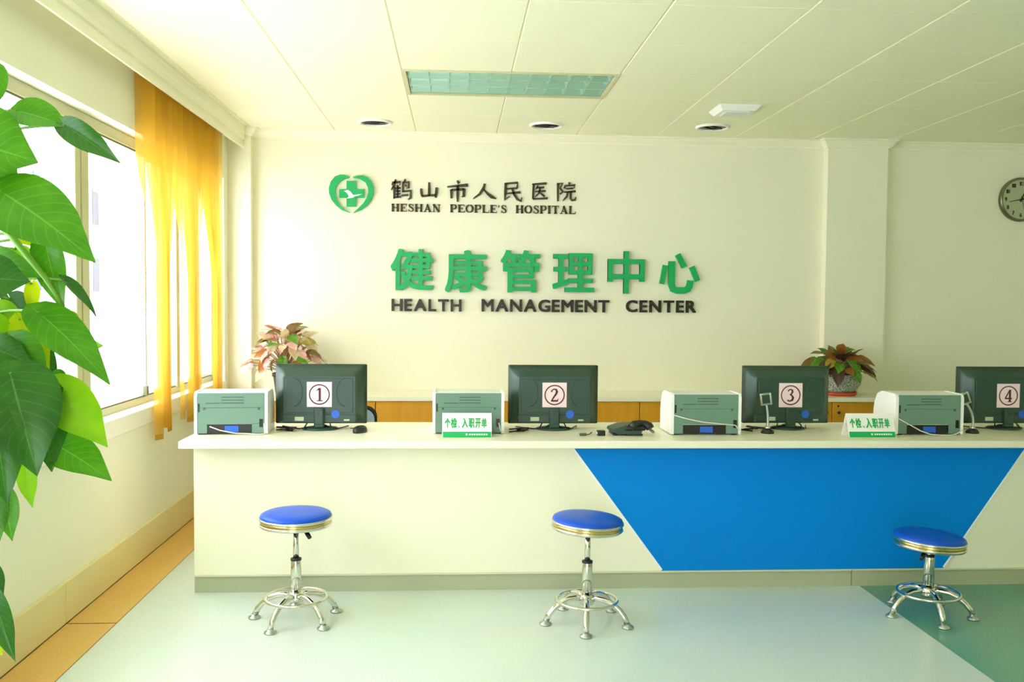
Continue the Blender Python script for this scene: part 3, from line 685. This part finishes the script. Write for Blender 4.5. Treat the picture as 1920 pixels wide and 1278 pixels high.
# ================================================================== TENT SIGNS
def build_tent(label, loc, rz):
    root = tag(empty('tent_sign', loc, rz), label, 'desk sign', 'green and white tent signs')
    hw, h, d = .119, .112, .045
    def slab(s): return [(s * d, 0), (s * (d + .004), .0), (.003 * s, h), (0, h - .006)]
    m = MB(); m.prism([(-d, 0), (-d - .003, .0), (-.002, h), (.001, h), (.001, h - .004)], -hw, hw, 'yz'); fp = m.build('front_leaf', WHITE, root)
    m = MB(); m.prism([(d, 0), (d + .003, 0), (.002, h), (.001, h - .001), (.001, h - .005)], -hw, hw, 'yz'); m.build('back_leaf', WHITE, root)
    a = math.atan2(d, h)
    M = Matrix.Translation((0, -d - .0035, 0)) @ Matrix.Rotation(-a, 4, 'X')
    hl = math.hypot(d, h)
    m = MB(); m.M = M; m.box((-hw + .003, -.0008, .0), (hw - .003, .0006, .028)); gb = m.build('green_band', GREEN, fp)
    m = MB(); m.M = M
    m.box((-.006, -.0014, .010), (.002, -.0008, .019))
    for k in range(8): m.box((.010 + k * .0115, -.0014, .011), (.018 + k * .0115, -.0008, .018))
    m.build('small_print', WHITE, gb)
    rects = [(-.107, .047, -.080, .095), (-.077, .047, -.049, .097), (-.043, .047, -.034, .058), (-.025, .047, .004, .097), (.008, .047, .036, .095), (.040, .047, .066, .095), (.070, .047, .095, .095)]
    for ch, r in zip('个检、入职开单', rects):
        m = MB(); m.M = M; add_glyph(m, ch, r, .0, -.0012, .02); m.build('character', GREEN, fp)
build_tent('white tent sign with green writing in front of the second printer', (.058, 4.45, ZT), 0)
build_tent('white tent sign with green writing between monitor 3 and the fourth printer', (2.058, 4.45, ZT), 0)

# ================================================================== SMALL THINGS ON THE COUNTER
def build_small():
    r = tag(empty('computer_mouse', (-.469, 4.575, ZT), 1.2), 'small dark computer mouse right of monitor 1', 'mouse')
    m = MB(); m.skin([m.ring([(a * (.052 * k), b * .030 * k, z) for a, b in [(math.cos(2 * PI * i / 24), math.sin(2 * PI * i / 24)) for i in range(24)]]) for k, z in ((.96, 0), (1, .006), (.97, .016), (.82, .026), (.5, .032), (.15, .034))]); m.build('shell', BLACK, r)
    m = MB(); m.box((.012, -.003, .029), (.030, .003, .033), .001); m.build('wheel', PALE, r)
    m = MB(); m.tube([(.05, 0, .006), (.08, .01, .004), (.10, .05, .004), (.085, .10, .004)], .002, 6); m.build('cable', BLACK, r)
    r = tag(empty('power_adapter', (.716, 4.462, ZT), .05), 'small black box lying between monitor 2 and the telephone', 'adapter')
    m = MB(); m.box((-.019, -.016, 0), (.019, .016, .026), .003); m.build('housing', BLACK, r)
    m = MB(); m.box((-.023, -.006, .008), (-.018, .006, .018)); m.build('plug', PALE, r)
    r = tag(empty('cable_plug', (.635, 4.455, ZT), .15), 'small grey plug with thin cable right of monitor 2', 'plug')
    m = MB(); m.box((-.026, -.008, 0), (.008, .008, .013), .003); m.build('connector', PRNL, r)
    m = MB(); m.tube([(.006, 0, .006), (.02, .0, .006), (.032, .004, .010), (.045, .03, .012), (.05, .07, .004)], .0022, 6); m.build('cable', BLACK, r)
    # telephone, its handset lying across the right end
    r = tag(empty('desk_telephone', (.86, 4.50, ZT), 0), 'black desk telephone between monitor 2 and the third printer', 'telephone')
    m = MB(); m.prism([(-.094, .018), (-.088, .030), (-.04, .046), (.02, .050), (.05, .048), (.058, .02), (.05, .008), (-.06, .008)], -.05, .10); m.build('body', DARKG, r)
    m = MB(); m.box((-.085, -.045, 0), (-.062, .09, .010), .002); m.build('foot', BLACK, r)
    m = MB(); m.box((-.02, -.045, 0), (.062, .09, .009), .002); m.build('foot', BLACK, r)
    m = MB(); m.tube([(.0, -.055, .040), (.018, -.052, .056), (.045, -.045, .062), (.072, -.04, .060), (.092, -.045, .048), (.098, -.05, .036)], [.020, .021, .016, .016, .022, .021], 12); m.box((-.03, -.062, .026), (.075, .03, .050), .008); m.build('handset', BLACK, r)
    m = MB(); pts = [(.09 + .0, -.04, .03)] + [(.10 + .006 * math.cos(k * 1.1) + k * .0012, -.03 + .002 * k, .03 - .0009 * k + .006 * math.sin(k * 1.1)) for k in range(26)]; m.tube(pts, .0016, 5); m.build('cord', BLACK, r)
    # webcams on bendy stalks
    def cam(label, loc, stalk, head, rot):
        r = tag(empty('webcam', loc), label, 'webcam', 'webcams on bendy stalks')
        m = MB(); m.lathe([(.032, 0), (.033, .006), (.026, .016), (.016, .024), (.006, .028)], n=28); m.build('base', BLACK, r)
        m = MB(); m.lathe([(.012, .020), (.015, .027), (.012, .034), (.006, .038)], n=20); m.build('base_joint', CHROME, r)
        m = MB(); m.tube(stalk, [.0058 + .0012 * (i % 2) for i in range(len(stalk))], 10); m.build('stalk', STEEL, r)
        M = Matrix.Translation(head) @ Matrix.Rotation(rot, 4, 'Y')
        m = MB(); m.M = M
        for a, b in (((-.029, -.006, -.031), (-.019, .012, .031)), ((.019, -.006, -.031), (.029, .012, .031)), ((-.02, -.006, .021), (.02, .012, .031)), ((-.02, -.006, -.031), (.02, .012, -.021))): m.box(a, b, .003)
        hd = m.build('head', STEEL, r)
        m = MB(); m.M = M; m.box((-.02, .0, -.022), (.02, .010, .022)); m.build('lens_panel', DARKG, hd)
        m = MB(); m.tube([(.02, .02, .004), (.05, .05, .004), (.03, .12, .004), (-.02, .17, .004)], .002, 6); m.build('cable', BLACK, r)
    def bend(p0, p1, p2, n=26): return [tuple((1 - t) ** 2 * a + 2 * t * (1 - t) * b + t * t * c for a, b, c in zip(p0, p1, p2)) for t in [k / n for k in range(n + 1)]]
    cam('webcam on a bendy silver stalk in front of monitor 3', (1.577, 4.545, ZT), bend((0, 0, .03), (.004, 0, .09), (-.008, 0, .142)), (-.010, 0, .172), -.12)
    cam('webcam on a bendy silver stalk in front of monitor 4', (2.648, 4.545, ZT), bend((0, 0, .03), (.012, 0, .09), (-.034, 0, .150)), (-.047, 0, .176), -.35)
    # loose cables in a heap at the printer ends
    for label, x, y, sd in (('tangled black cables on the worktop left of the base of monitor 1', -.84, 4.63, 1), ('tangled black cables on the worktop left of the base of monitor 2', .315, 4.60, 2), ('tangled black cables on the worktop left of the webcam by monitor 3', 1.50, 4.64, 3), ('tangled black cables on the worktop left of the webcam by monitor 4', 2.575, 4.66, 4)):
        R_ = random.Random(sd); m = MB()
        for k in range(3):
            p = [(R_.uniform(-.05, .06), R_.uniform(-.05, .05), .004 + .007 * k) for _ in range(4)]
            pts = []
            for i in range(25):
                t = i / 24 * 2.99; j = int(t); f_ = t - j; f_ = f_ * f_ * (3 - 2 * f_); a, b = p[j], p[j + 1]; pts.append(tuple(u + (v_ - u) * f_ for u, v_ in zip(a, b)))
            m.tube(pts, .0038, 6)
        tag(m.build('cable_bundle', BLACK, None, (x, y, ZT)), label, 'cables', 'cable tangles on the counter')
build_small()

# ================================================================== STOOLS
def build_stool(label, loc, seat_z, phase, lever_ang, tilt):
    root = tag(empty('stool', loc), label, 'stool', 'round blue stools in front of the counter')
    T = Matrix.Translation((0, 0, seat_z)) @ Matrix.Rotation(tilt[0], 4, 'X') @ Matrix.Rotation(tilt[1], 4, 'Y')
    r = .156
    m = MB(); m.M = T; m.lathe([(r - .004, -.026), (r - .002, -.018), (r - .006, -.008), (r - .02, -.001), (r * .6, .003), (.01, .004)], n=56); m.build('seat_cushion', SEATB, root)
    m = MB(); m.M = T; m.lathe([(r - .006, -.017), (r + .001, -.020), (r + .002, -.026), (r - .002, -.031), (r - .006, -.031)], n=56, caps=False); m.lathe([(r - .006, -.043), (r - .001, -.044), (r + .001, -.050), (r - .004, -.057), (r - .016, -.058)], n=56, caps=False); m.build('chrome_band', CHROME, root)
    m = MB(); m.M = T; m.lathe([(r - .008, -.028), (r - .004, -.031), (r - .003, -.043), (r - .008, -.046)], n=56, caps=False); m.build('gold_band', BRASS, root)
    m = MB(); m.M = T; m.lathe([(r - .02, -.0575), (.02, -.0565)], n=40); m.lathe([(.055, -.064), (.055, -.057)], n=24); m.build('underside', BLACK, root)
    m = MB(); m.lathe([(.0125, .24), (.0125, seat_z - .055)], n=24); m.build('piston_rod', CHROME, root)
    m = MB(); m.lathe([(.0225, .085), (.0225, .262), (.0215, .265)], n=28); m.lathe([(.030, .082), (.031, .09), (.031, .118), (.026, .124)], n=28); sl = m.build('column', CHROME, root)
    m = MB(); m.lathe([(.0236, .262), (.0236, .271), (.014, .273)], n=28); m.build('collar', BLACK, sl)
    m = MB(); c, s = math.cos(lever_ang), math.sin(lever_ang); z = seat_z - .066
    m.tube([(.02 * c, .02 * s, z), (.06 * c, .06 * s, z - .002), (.078 * c, .078 * s, z - .008)], .004, 8); lv = m.build('lever', CHROME, root)
    m = MB(); m.tube([(.072 * c, .072 * s, z - .004), (.088 * c, .088 * s, z - .014), (.108 * c, .108 * s, z - .028)], [.007, .010, .009], 10); m.build('lever_grip', BLACK, lv)
    m = MB(); m.tube([(.132 * math.cos(2 * PI * k / 48), .132 * math.sin(2 * PI * k / 48), .098) for k in range(48)], .0078, 10, True); m.build('foot_ring', CHROME, root)
    for k in range(5):
        a = phase + 2 * PI * k / 5; c, s = math.cos(a), math.sin(a)
        prof = [(.022, .105), (.05, .110), (.085, .106), (.118, .093), (.148, .070), (.170, .045), (.184, .016)]
        m = MB(); m.tube([(q * c, q * s, z) for q, z in prof], .0128, 12); lg = m.build('leg', CHROME, root)
        m = MB(); m.lathe([(.025, 0), (.027, .003), (.026, .008), (.015, .012), (.013, .020)], (.186 * c, .186 * s, 0), 24); m.build('foot_pad', STEEL, lg)
        m = MB(); m.box((-.006, -.008, -.004), (.006, .008, .004)); o = m.build('ring_clip', CHROME, lg); o.location = (.132 * c, .132 * s, .096); o.rotation_euler.z = a
build_stool('left stool, its pale blue seat nearest the window wall', (-.688, 4.02, 0), .474, math.radians(173), math.radians(-48), (0, 0))
build_stool("middle stool before the blue panel's slanting left edge", (.58, 3.943, 0), .466, math.radians(45), math.radians(110), (0, .05))
build_stool('right stool, set lowest, on the edge of the dark teal floor', (2.142, 3.99, 0), .366, math.radians(46), math.radians(225), (0, .055))

# ================================================================== BACK CABINETS
BY = 6.5
units = [(-1.50, -.56), (-.56, .38), (.38, 1.32), (1.32, 2.26), (2.26, 3.20)]
names = ['orange wooden cabinet under the left potted plant, behind monitor 1', 'orange wooden cabinet seen between monitor 1 and the second printer', 'orange wooden cabinet seen right of monitor 2', 'orange wooden cabinet mostly hidden behind the third printer and monitor 3', 'orange wooden cabinet under the right potted plant, by the tent sign']
for (a, b), t in zip(units, names):
    root = tag(empty('base_cabinet', (a, BY, 0)), t, 'cabinet', 'orange cabinets along the back wall'); W_ = b - a
    m = MB(); m.box((.002, .02, .08), (W_ - .002, .40, .686)); m.box((.002, .05, 0), (W_ - .002, .4, .08)); m.build('carcass', WOOD, root)
    hw = W_ / 2
    for k in (0, 1):
        m = MB(); m.box((.004 + k * hw, 0, .085), (hw - .002 + k * hw, .019, .684), .002); d = m.build('door', WOOD, root)
        xk = hw - .045 if k == 0 else hw + .045
        m = MB(); m.M = Matrix.Translation((xk, -.0, .61)) @ Matrix.Rotation(PI / 2, 4, 'X'); m.lathe([(.006, 0), (.005, .010), (.011, .016), (.011, .022), (.004, .025)], n=16); m.build('knob', BRONZE, d)
        m = MB(); m.M = Matrix.Translation((xk, -.0, .655)) @ Matrix.Rotation(PI / 2, 4, 'X'); m.lathe([(.007, 0), (.007, .003)], n=16); m.build('lock', BRONZE, d)
m = MB(); m.prism([(-1.508, BY - .02), (3.24, BY - .02), (3.24, PY), (2.83, PY), (2.83, YB), (-1.508, YB)], .688, .718, 'xy')
tag(m.build('cabinet_top', WORKTOP), 'cream shelf top running over the orange cabinets along the back wall', 'shelf top')

# office chair behind the counter: only a corner of its back shows
root = tag(empty('office_chair', (-.655, 5.45, 0), .1), 'blue-grey office chair with black frame, mostly hidden behind monitor 1', 'chair')
m = MB(); m.skin([rect_ring(m, .18, .50, .752, y, .06, 6) for y in (-.012, .03)], True, True, 0, False); m.build('backrest', BLUEF, root)
m = MB(); R = []
for cx, cz, a0 in ((.13, .55, -90), (.13, .705, 0), (-.13, .705, 90), (-.13, .55, 180)):
    for k in range(7): a = math.radians(a0 + 15 * k); R.append((cx + .055 * math.cos(a), .01, cz + .055 * math.sin(a)))
m.tube(R, .012, 8, True); m.build('back_frame', BLACK, root)
m = MB(); m.box((-.22, .04, .42), (.22, .46, .48), .02); m.build('seat', BLUEF, root)
m = MB(); m.tube([(0, -.015, .60), (0, -.03, .48), (0, .02, .41), (0, .22, .41)], .016, 8); m.build('back_bracket', BLACK, root)
m = MB(); m.lathe([(.025, .08), (.025, .42)], (0, .24, 0), 20); m.build('gas_column', BLACK, root)
for k in range(5):
    a = 2 * PI * k / 5; m = MB(); m.tube([(0, .24, .09), (.25 * math.cos(a), .24 + .25 * math.sin(a), .06)], [.022, .014], 8); lg = m.build('leg', BLACK, root)
    m = MB(); m.M = Matrix.Translation((.25 * math.cos(a), .24 + .25 * math.sin(a), .028)) @ Matrix.Rotation(PI / 2, 4, 'X'); m.lathe([(.028, -.012), (.028, .012)], n=16); m.build('castor', BLACK, lg)

# ================================================================== BLINDS
def build_blind():
    root = tag(empty('vertical_blind', (-1.62, 4.95, 2.58)), 'yellow cloth vertical blind hanging tangled beside the back left corner', 'blind')
    m = MB(); m.box((-.02, -.03, .0), (.02, 1.52, .03), .002); m.build('headrail', FRAME, root)
    # (y at top, y the slat is dragged to, turn at top, turn below, length, width lost below)   turn 74 = flat-on from the counter, -16 = edge-on
    S = [(.00, .17, 80, 20, 1.93, .3), (.10, .27, 62, 38, 1.90, .25), (.19, .30, 44, 74, 1.88, .45), (.29, .33, 66, 20, 1.86, .4), (.39, .36, 54, -8, 1.91, .4),
         (.49, .62, 70, 0, 1.90, .4), (.59, .80, 48, 30, 1.91, .4), (.69, .86, 66, 50, 1.92, .4), (.79, .90, 52, 64, 1.92, .35), (.89, .88, 64, 10, 1.90, .4), (.99, .95, 48, 0, 1.92, .4),
         (1.09, 1.34, 66, -4, 1.92, .5), (1.19, 1.40, 54, 10, 1.92, .4), (1.29, 1.42, 70, 44, 1.92, .3), (1.39, 1.45, 60, 56, 1.92, .3)]
    for i, (y, y1, a0, a1, ln, thin) in enumerate(S):
        R_ = random.Random(40 + i); ph = R_.uniform(0, 6); st = R_.uniform(.10, .20); en = R_.uniform(.45, .75); m = MB(); rows = []; n = 48
        for k in range(n + 1):
            t = k / n; e = min(1, max(0, (t - st) / (en - st))); e = e * e * (3 - 2 * e)
            a = math.radians(a0 + (a1 - a0) * e + 9 * math.sin(ph + 6 * t) * e); w_ = .10 * (1 - thin * e)
            yy = y + (y1 - y) * e + .018 * math.sin(ph + 5 * t) * e
            row = []
            for q in range(5):
                u = (q / 4 - .5); cup = .010 * (1 - 4 * u * u)
                px, py = math.sin(a) * u * w_ + math.cos(a) * cup, math.cos(a) * u * w_ - math.sin(a) * cup
                row.append(m.v((max(-.05, px), yy + py, -t * ln)))
            rows.append(row)
        m.skin(rows, False, False, 0, True)
        sl = m.build('slat', BLIND, root)
        if i % 2 == 0:
            b = MB(); b.box((-.004, -.03, -.03), (.004, .03, 0), .002); o = b.build('hem_weight', BLIND, sl); o.location = (0, yy, -ln); o.rotation_euler.z = -a
build_blind()

# ================================================================== LEAVES
def leaf_mesh(length, width, fold=.25, droop=.3, nt=16, nu=8, heart=.16, wave=0.0, curl=0.0):
    """heart-shaped leaf: +Y base to tip, X across, +Z upper face"""
    bm = bmesh.new(); uvl = bm.loops.layers.uv.new('UVMap'); G = []
    for i in range(nt + 1):
        t = i / nt
        hw = width / 2 * (math.sin(PI * min(1, t * 1.0) ** .62) ** .85 if t < 1 else 0) * (1.0 if t < .62 else 1 - .25 * ((t - .62) / .38))
        row = []
        for j in range(nu + 1):
            u = j / nu * 2 - 1
            x = u * max(hw, .0006)
            back = heart * length * abs(u) ** 1.3 * (1 - t) ** 3
            y = length * t - back
            z = abs(x) * fold - droop * length * t * t + wave * length * math.sin(t * 9 + (1.3 if u > 0 else 0)) * u * u - curl * abs(u) ** 3 * hw
            row.append((bm.verts.new((x, y, z)), (j / nu, t)))
        G.append(row)
    for i in range(nt):
        for j in range(nu):
            q = [G[i][j], G[i][j + 1], G[i + 1][j + 1], G[i + 1][j]]
            f = bm.faces.new([a for a, _ in q]); f.smooth = True
            for lp, (_, uv) in zip(f.loops, q): lp[uvl].uv = uv
    me = bpy.data.meshes.new('leaf'); bm.to_mesh(me); bm.free(); return me

POTHOS = [leaf_mat('pothos_mid', (66, 136, 14), (84, 154, 20), .34, 1.15), leaf_mat('pothos_dark', (36, 96, 18), (52, 114, 22), .25, 1.15),
          leaf_mat('pothos_bright', (122, 186, 12), (146, 200, 18), .45, .8), leaf_mat('pothos_yellow', (190, 214, 14), (210, 224, 24), .5, .9)]
# base, tip (world), width, roll about the midrib, colour, fold, droop
LEAVES = [
((-0.962,2.000,1.875),(-0.966,1.970,1.768),0.062,0,0,0.20,0.10),
((-0.906,1.980,1.782),(-0.792,1.960,1.746),0.078,-15,0,0.35,0.12),
((-0.802,1.960,1.750),(-0.677,1.920,1.670),0.054,10,1,0.50,0.10),
((-1.006,1.950,1.716),(-0.839,1.920,1.669),0.174,5,0,0.20,0.15),
((-0.914,1.920,1.610),(-0.714,1.880,1.469),0.147,-8,0,0.25,0.20),
((-0.871,2.020,1.519),(-0.815,1.980,1.366),0.070,25,0,0.35,0.20),
((-0.812,1.970,1.435),(-0.740,1.950,1.359),0.035,-40,1,0.50,0.10),
((-0.954,1.900,1.436),(-0.849,1.900,1.430),0.104,0,1,0.20,0.10),
((-0.982,1.990,1.485),(-0.850,1.970,1.439),0.062,20,0,0.25,0.20),
((-0.917,2.060,1.427),(-0.913,2.050,1.358),0.032,0,3,0.20,0.10),
((-0.847,1.930,1.367),(-0.684,1.870,1.226),0.092,-10,0,0.28,0.20),
((-0.915,2.000,1.350),(-0.848,1.980,1.248),0.067,0,3,0.20,0.10),
((-0.796,2.000,1.289),(-0.737,1.980,1.298),0.041,0,2,0.30,0.10),
((-0.813,1.980,1.360),(-0.780,1.970,1.351),0.028,0,2,0.20,0.10),
((-0.979,2.020,1.376),(-0.909,2.000,1.347),0.053,0,2,0.20,0.10),
((-0.915,1.960,1.309),(-0.833,1.920,1.191),0.091,12,0,0.30,0.15),
((-0.820,1.920,1.218),(-0.694,1.880,1.100),0.101,0,2,0.20,0.12),
((-0.871,1.860,1.248),(-0.805,1.820,1.053),0.158,6,1,0.20,0.28),
((-0.842,1.900,1.222),(-0.799,1.870,1.052),0.104,-12,1,0.25,0.20),
((-0.825,1.920,1.106),(-0.687,1.880,1.032),0.094,-12,0,0.30,0.12),
((-0.887,1.820,1.185),(-0.853,1.800,1.003),0.096,0,1,0.25,0.20),
((-0.895,1.970,1.052),(-0.873,1.950,0.962),0.042,20,2,0.30,0.20),
((-0.908,1.900,1.006),(-0.882,1.880,0.911),0.050,10,0,0.30,0.10),
((-0.924,1.890,1.005),(-0.903,1.870,0.909),0.050,0,0,0.30,0.10),
((-0.949,1.920,0.848),(-0.911,1.900,0.790),0.039,0,1,0.30,0.10),
((-0.918,1.880,0.799),(-0.865,1.850,0.677),0.049,25,1,0.40,0.15),
((-0.949,1.920,0.718),(-0.915,1.900,0.672),0.034,0,3,0.20,0.10),
((-0.991,2.030,1.637),(-0.944,2.020,1.593),0.044,0,3,0.20,0.10),
((-0.987,2.030,1.584),(-0.945,2.020,1.566),0.031,0,2,0.20,0.10),
((-0.973,1.980,1.354),(-0.926,1.960,1.282),0.066,0,2,0.20,0.10),
((-0.954,1.940,1.298),(-0.855,1.920,1.261),0.072,0,1,0.30,0.15),
((-0.945,2.050,1.500),(-0.905,2.040,1.463),0.044,0,2,0.20,0.10),
((-0.849,2.000,1.237),(-0.814,1.990,1.225),0.029,0,0,0.20,0.10),
((-0.929,2.040,1.531),(-0.900,2.030,1.506),0.032,0,3,0.20,0.10),
((-1.048,2.050,1.336),(-0.940,2.030,1.212),0.134,10,1,0.25,0.20),
((-1.036,2.060,1.691),(-0.928,2.040,1.608),0.111,-5,0,0.25,0.20),
((-0.972,2.080,1.394),(-0.907,2.060,1.302),0.074,20,1,0.25,0.20),
((-0.914,2.050,1.302),(-0.858,2.030,1.186),0.068,15,1,0.25,0.20),
]
def build_pothos():
    px, py = -1.10, 2.06
    root = tag(empty('pothos_plant', (px, py, 0)), 'tall climbing green plant with big heart-shaped leaves at the left edge', 'plant')
    m = MB(); m.lathe([(.12, 0), (.125, .01), (.165, .28), (.172, .285), (.172, .31), (.160, .31), (.155, .27)], n=40, caps=False); m.lathe([(.12, 0.002), (.01, .002)], n=40, caps=False); m.build('pot', WHITE, root)
    m = MB(); m.lathe([(.156, .275), (.05, .285), (.01, .285)], n=32); m.build('soil', SOIL, root)
    m = MB(); m.tube([(0, 0, .2), (0, 0, 1.0), (0, 0, 1.95)], .032, 14); m.build('moss_pole', POLE, root)
    for k, ph in enumerate((0, 2.1, 4.2)):
        m = MB(); m.tube([(.042 * math.cos(ph + t * .25), .042 * math.sin(ph + t * .25), .27 + t * .09) for t in range(20)], .007, 8); m.build('vine', STEM, root)
    m = MB(); m.tube([(-1.039, 2.02, 1.596), (-0.97, 1.99, 1.566), (-0.923, 1.98, 1.527), (-0.887, 1.97, 1.485), (-0.846, 1.96, 1.439), (-0.825, 1.96, 1.406), (-0.812, 1.965, 1.379)], [.008, .008, .0075, .007, .006, .005, .004], 10); v = m.build('vine', STEM, root); v.matrix_parent_inverse = Matrix.Translation((-px, -py, 0))
    for i, (b, t, wd, roll, ci, fold, droop) in enumerate(LEAVES):
        b, t = Vector(b), Vector(t); L = (t - b); ln = L.length; Y = L.normalized()
        view = (Vector((0, 0, 1.4)) - (b + t) / 2).normalized()
        Z = (view + Vector((.0, 0, .35))).normalized(); Z = (Z - Y * Z.dot(Y)).normalized(); X = Y.cross(Z).normalized()
        Z = Matrix.Rotation(math.radians(roll), 3, Y) @ Z; X = Y.cross(Z).normalized()
        # keep base and tip where they stand although the blade droops: tilt the blade up by the droop angle
        a = math.atan(droop); Y2 = (Y * math.cos(a) + Z * math.sin(a)); Z2 = (Z * math.cos(a) - Y * math.sin(a))
        me = leaf_mesh(ln * math.cos(a), wd, fold, droop, wave=.012, curl=.10); me.materials.append(POTHOS[ci])
        o = bpy.data.objects.new('leaf', me); COL.objects.link(o); o.parent = root
        o.matrix_basis = Matrix(((X.x, Y2.x, Z2.x, b.x - px), (X.y, Y2.y, Z2.y, b.y - py), (X.z, Y2.z, Z2.z, b.z), (0, 0, 0, 1)))
        e = Vector((px + .03, py + .0, min(1.9, b.z - .03)))
        mid = (b + e) / 2 + Vector((0, .02, .03)); m = MB()
        inv = o.matrix_basis.inverted()
        pts = [((b * (1 - s) * (1 - s) + mid * 2 * s * (1 - s) + e * s * s) - Vector((px, py, 0))) for s in [k / 8 for k in range(9)]]
        m.tube([inv @ p for p in pts], .0032, 6); m.build('petiole', STEM, o)
build_pothos()

def build_caladium(label, loc, n, palette, spread, hgt, seed, pot):
    R_ = random.Random(seed)
    root = tag(empty('potted_plant', loc), label, 'potted plant', 'potted plants on the shelf top')
    if pot == 'ceramic':
        m = MB(); m.lathe([(.10, .022), (.118, .03), (.15, .08), (.163, .13), (.160, .156), (.148, .160), (.142, .145)], n=48, caps=False); m.lathe([(.10, .022), (.01, .022)], n=40, caps=False); m.build('pot', POT, root)
        m = MB(); m.lathe([(.118, 0), (.124, .004), (.132, .026), (.124, .026), (.112, .006)], n=40, caps=False); m.lathe([(.118, .0005), (.01, .0005)], n=40, caps=False); m.build('saucer', REDP, root)
        pz = .145
    else:
        m = MB(); m.lathe([(.07, 0), (.075, .006), (.09, .12), (.098, .125), (.098, .15), (.088, .15), (.085, .12)], n=40, caps=False); m.lathe([(.07, .0005), (.01, .0005)], n=40, caps=False); m.build('pot', BLACK, root)
        pz = .135
    m = MB(); m.lathe([(.14 if pot == 'ceramic' else .086, pz), (.02, pz + .008)], n=32); m.build('soil', SOIL, root)
    for i in range(n):
        az = i * 2.399 + R_.uniform(-.3, .3); rr = (i + .5) / n; out = spread * (rr ** .5) * R_.uniform(.8, 1.1); up = pz + hgt * (1 - rr ** 1.6 * .85) * R_.uniform(.8, 1.08)
        ty = loc[1] + out * math.sin(az) * .8
        tip0 = Vector((out * .72 * math.cos(az), max(-.28, min(.13, out * .6 * math.sin(az))), up))
        ln = R_.uniform(.075, .11) if pot == 'dark' else R_.uniform(.085, .125); el = R_.uniform(-.75, -.05) if rr > .35 else R_.uniform(-.2, .8)
        Y = Vector((math.cos(az) * math.cos(el), math.sin(az) * math.cos(el) * .7, math.sin(el))).normalized()
        Z = Vector((0, -.45, 1)); Z = (Z - Y * Z.dot(Y)).normalized(); Z = Matrix.Rotation(R_.uniform(-.5, .5), 3, Y) @ Z; X = Y.cross(Z)
        if loc[1] + tip0.y + Y.y * ln > PY - .03: Y.y = -abs(Y.y); Z = (Z - Y * Z.dot(Y)).normalized(); X = Y.cross(Z)
        me = leaf_mesh(ln, ln * R_.uniform(.62, .78), .18, R_.uniform(.1, .4), 10, 6, .22, .03); me.materials.append(palette[R_.randrange(len(palette))])
        o = bpy.data.objects.new('leaf', me); COL.objects.link(o); o.parent = root
        o.matrix_basis = Matrix(((X.x, Y.x, Z.x, tip0.x), (X.y, Y.y, Z.y, tip0.y), (X.z, Y.z, Z.z, tip0.z), (0, 0, 0, 1)))
        inv = o.matrix_basis.inverted(); b0 = Vector((R_.uniform(-.03, .03), R_.uniform(-.03, .03), pz)); mid = Vector((tip0.x * .35, tip0.y * .35, (pz + up) / 2 + .03))
        m = MB(); m.tube([inv @ (b0 * (1 - s) ** 2 + mid * 2 * s * (1 - s) + tip0 * s * s) for s in [k / 6 for k in range(7)]], .0026, 5); m.build('stem', REDSTEM, o)
cream = leaf_mat('caladium_cream', (238, 222, 196), (214, 190, 120), .3, 1.0, 30)
pink = leaf_mat('caladium_pink', (242, 206, 204), (222, 150, 130), .3, .9, 30)
gold = leaf_mat('caladium_gold', (206, 178, 70), (158, 156, 50), .3, 1.0, 30)
rust = leaf_mat('caladium_rust', (196, 112, 62), (150, 120, 50), .25, .8, 40)
brown = leaf_mat('caladium_brown', (116, 74, 46), (120, 112, 50), .2, .8, 40)
cgreen = leaf_mat('caladium_green', (110, 168, 50), (70, 128, 36), .3, 1.2, 30)
dusk = leaf_mat('caladium_dusk', (74, 66, 48), (104, 60, 50), .2, 1.0, 40)
build_caladium('bushy pink and cream leaved plant in a dark pot beside the left pillar', (-1.215, 6.70, .718), 98, [cream, pink, gold, brown, pink, rust, cream, cgreen, pink, gold], .34, .32, 5, 'dark')
build_caladium('red and green leaved plant in a patterned grey pot on the right of the shelf', (2.862, 6.70, .718), 70, [rust, brown, cgreen, rust, brown, dusk, cgreen, gold], .29, .17, 11, 'ceramic')
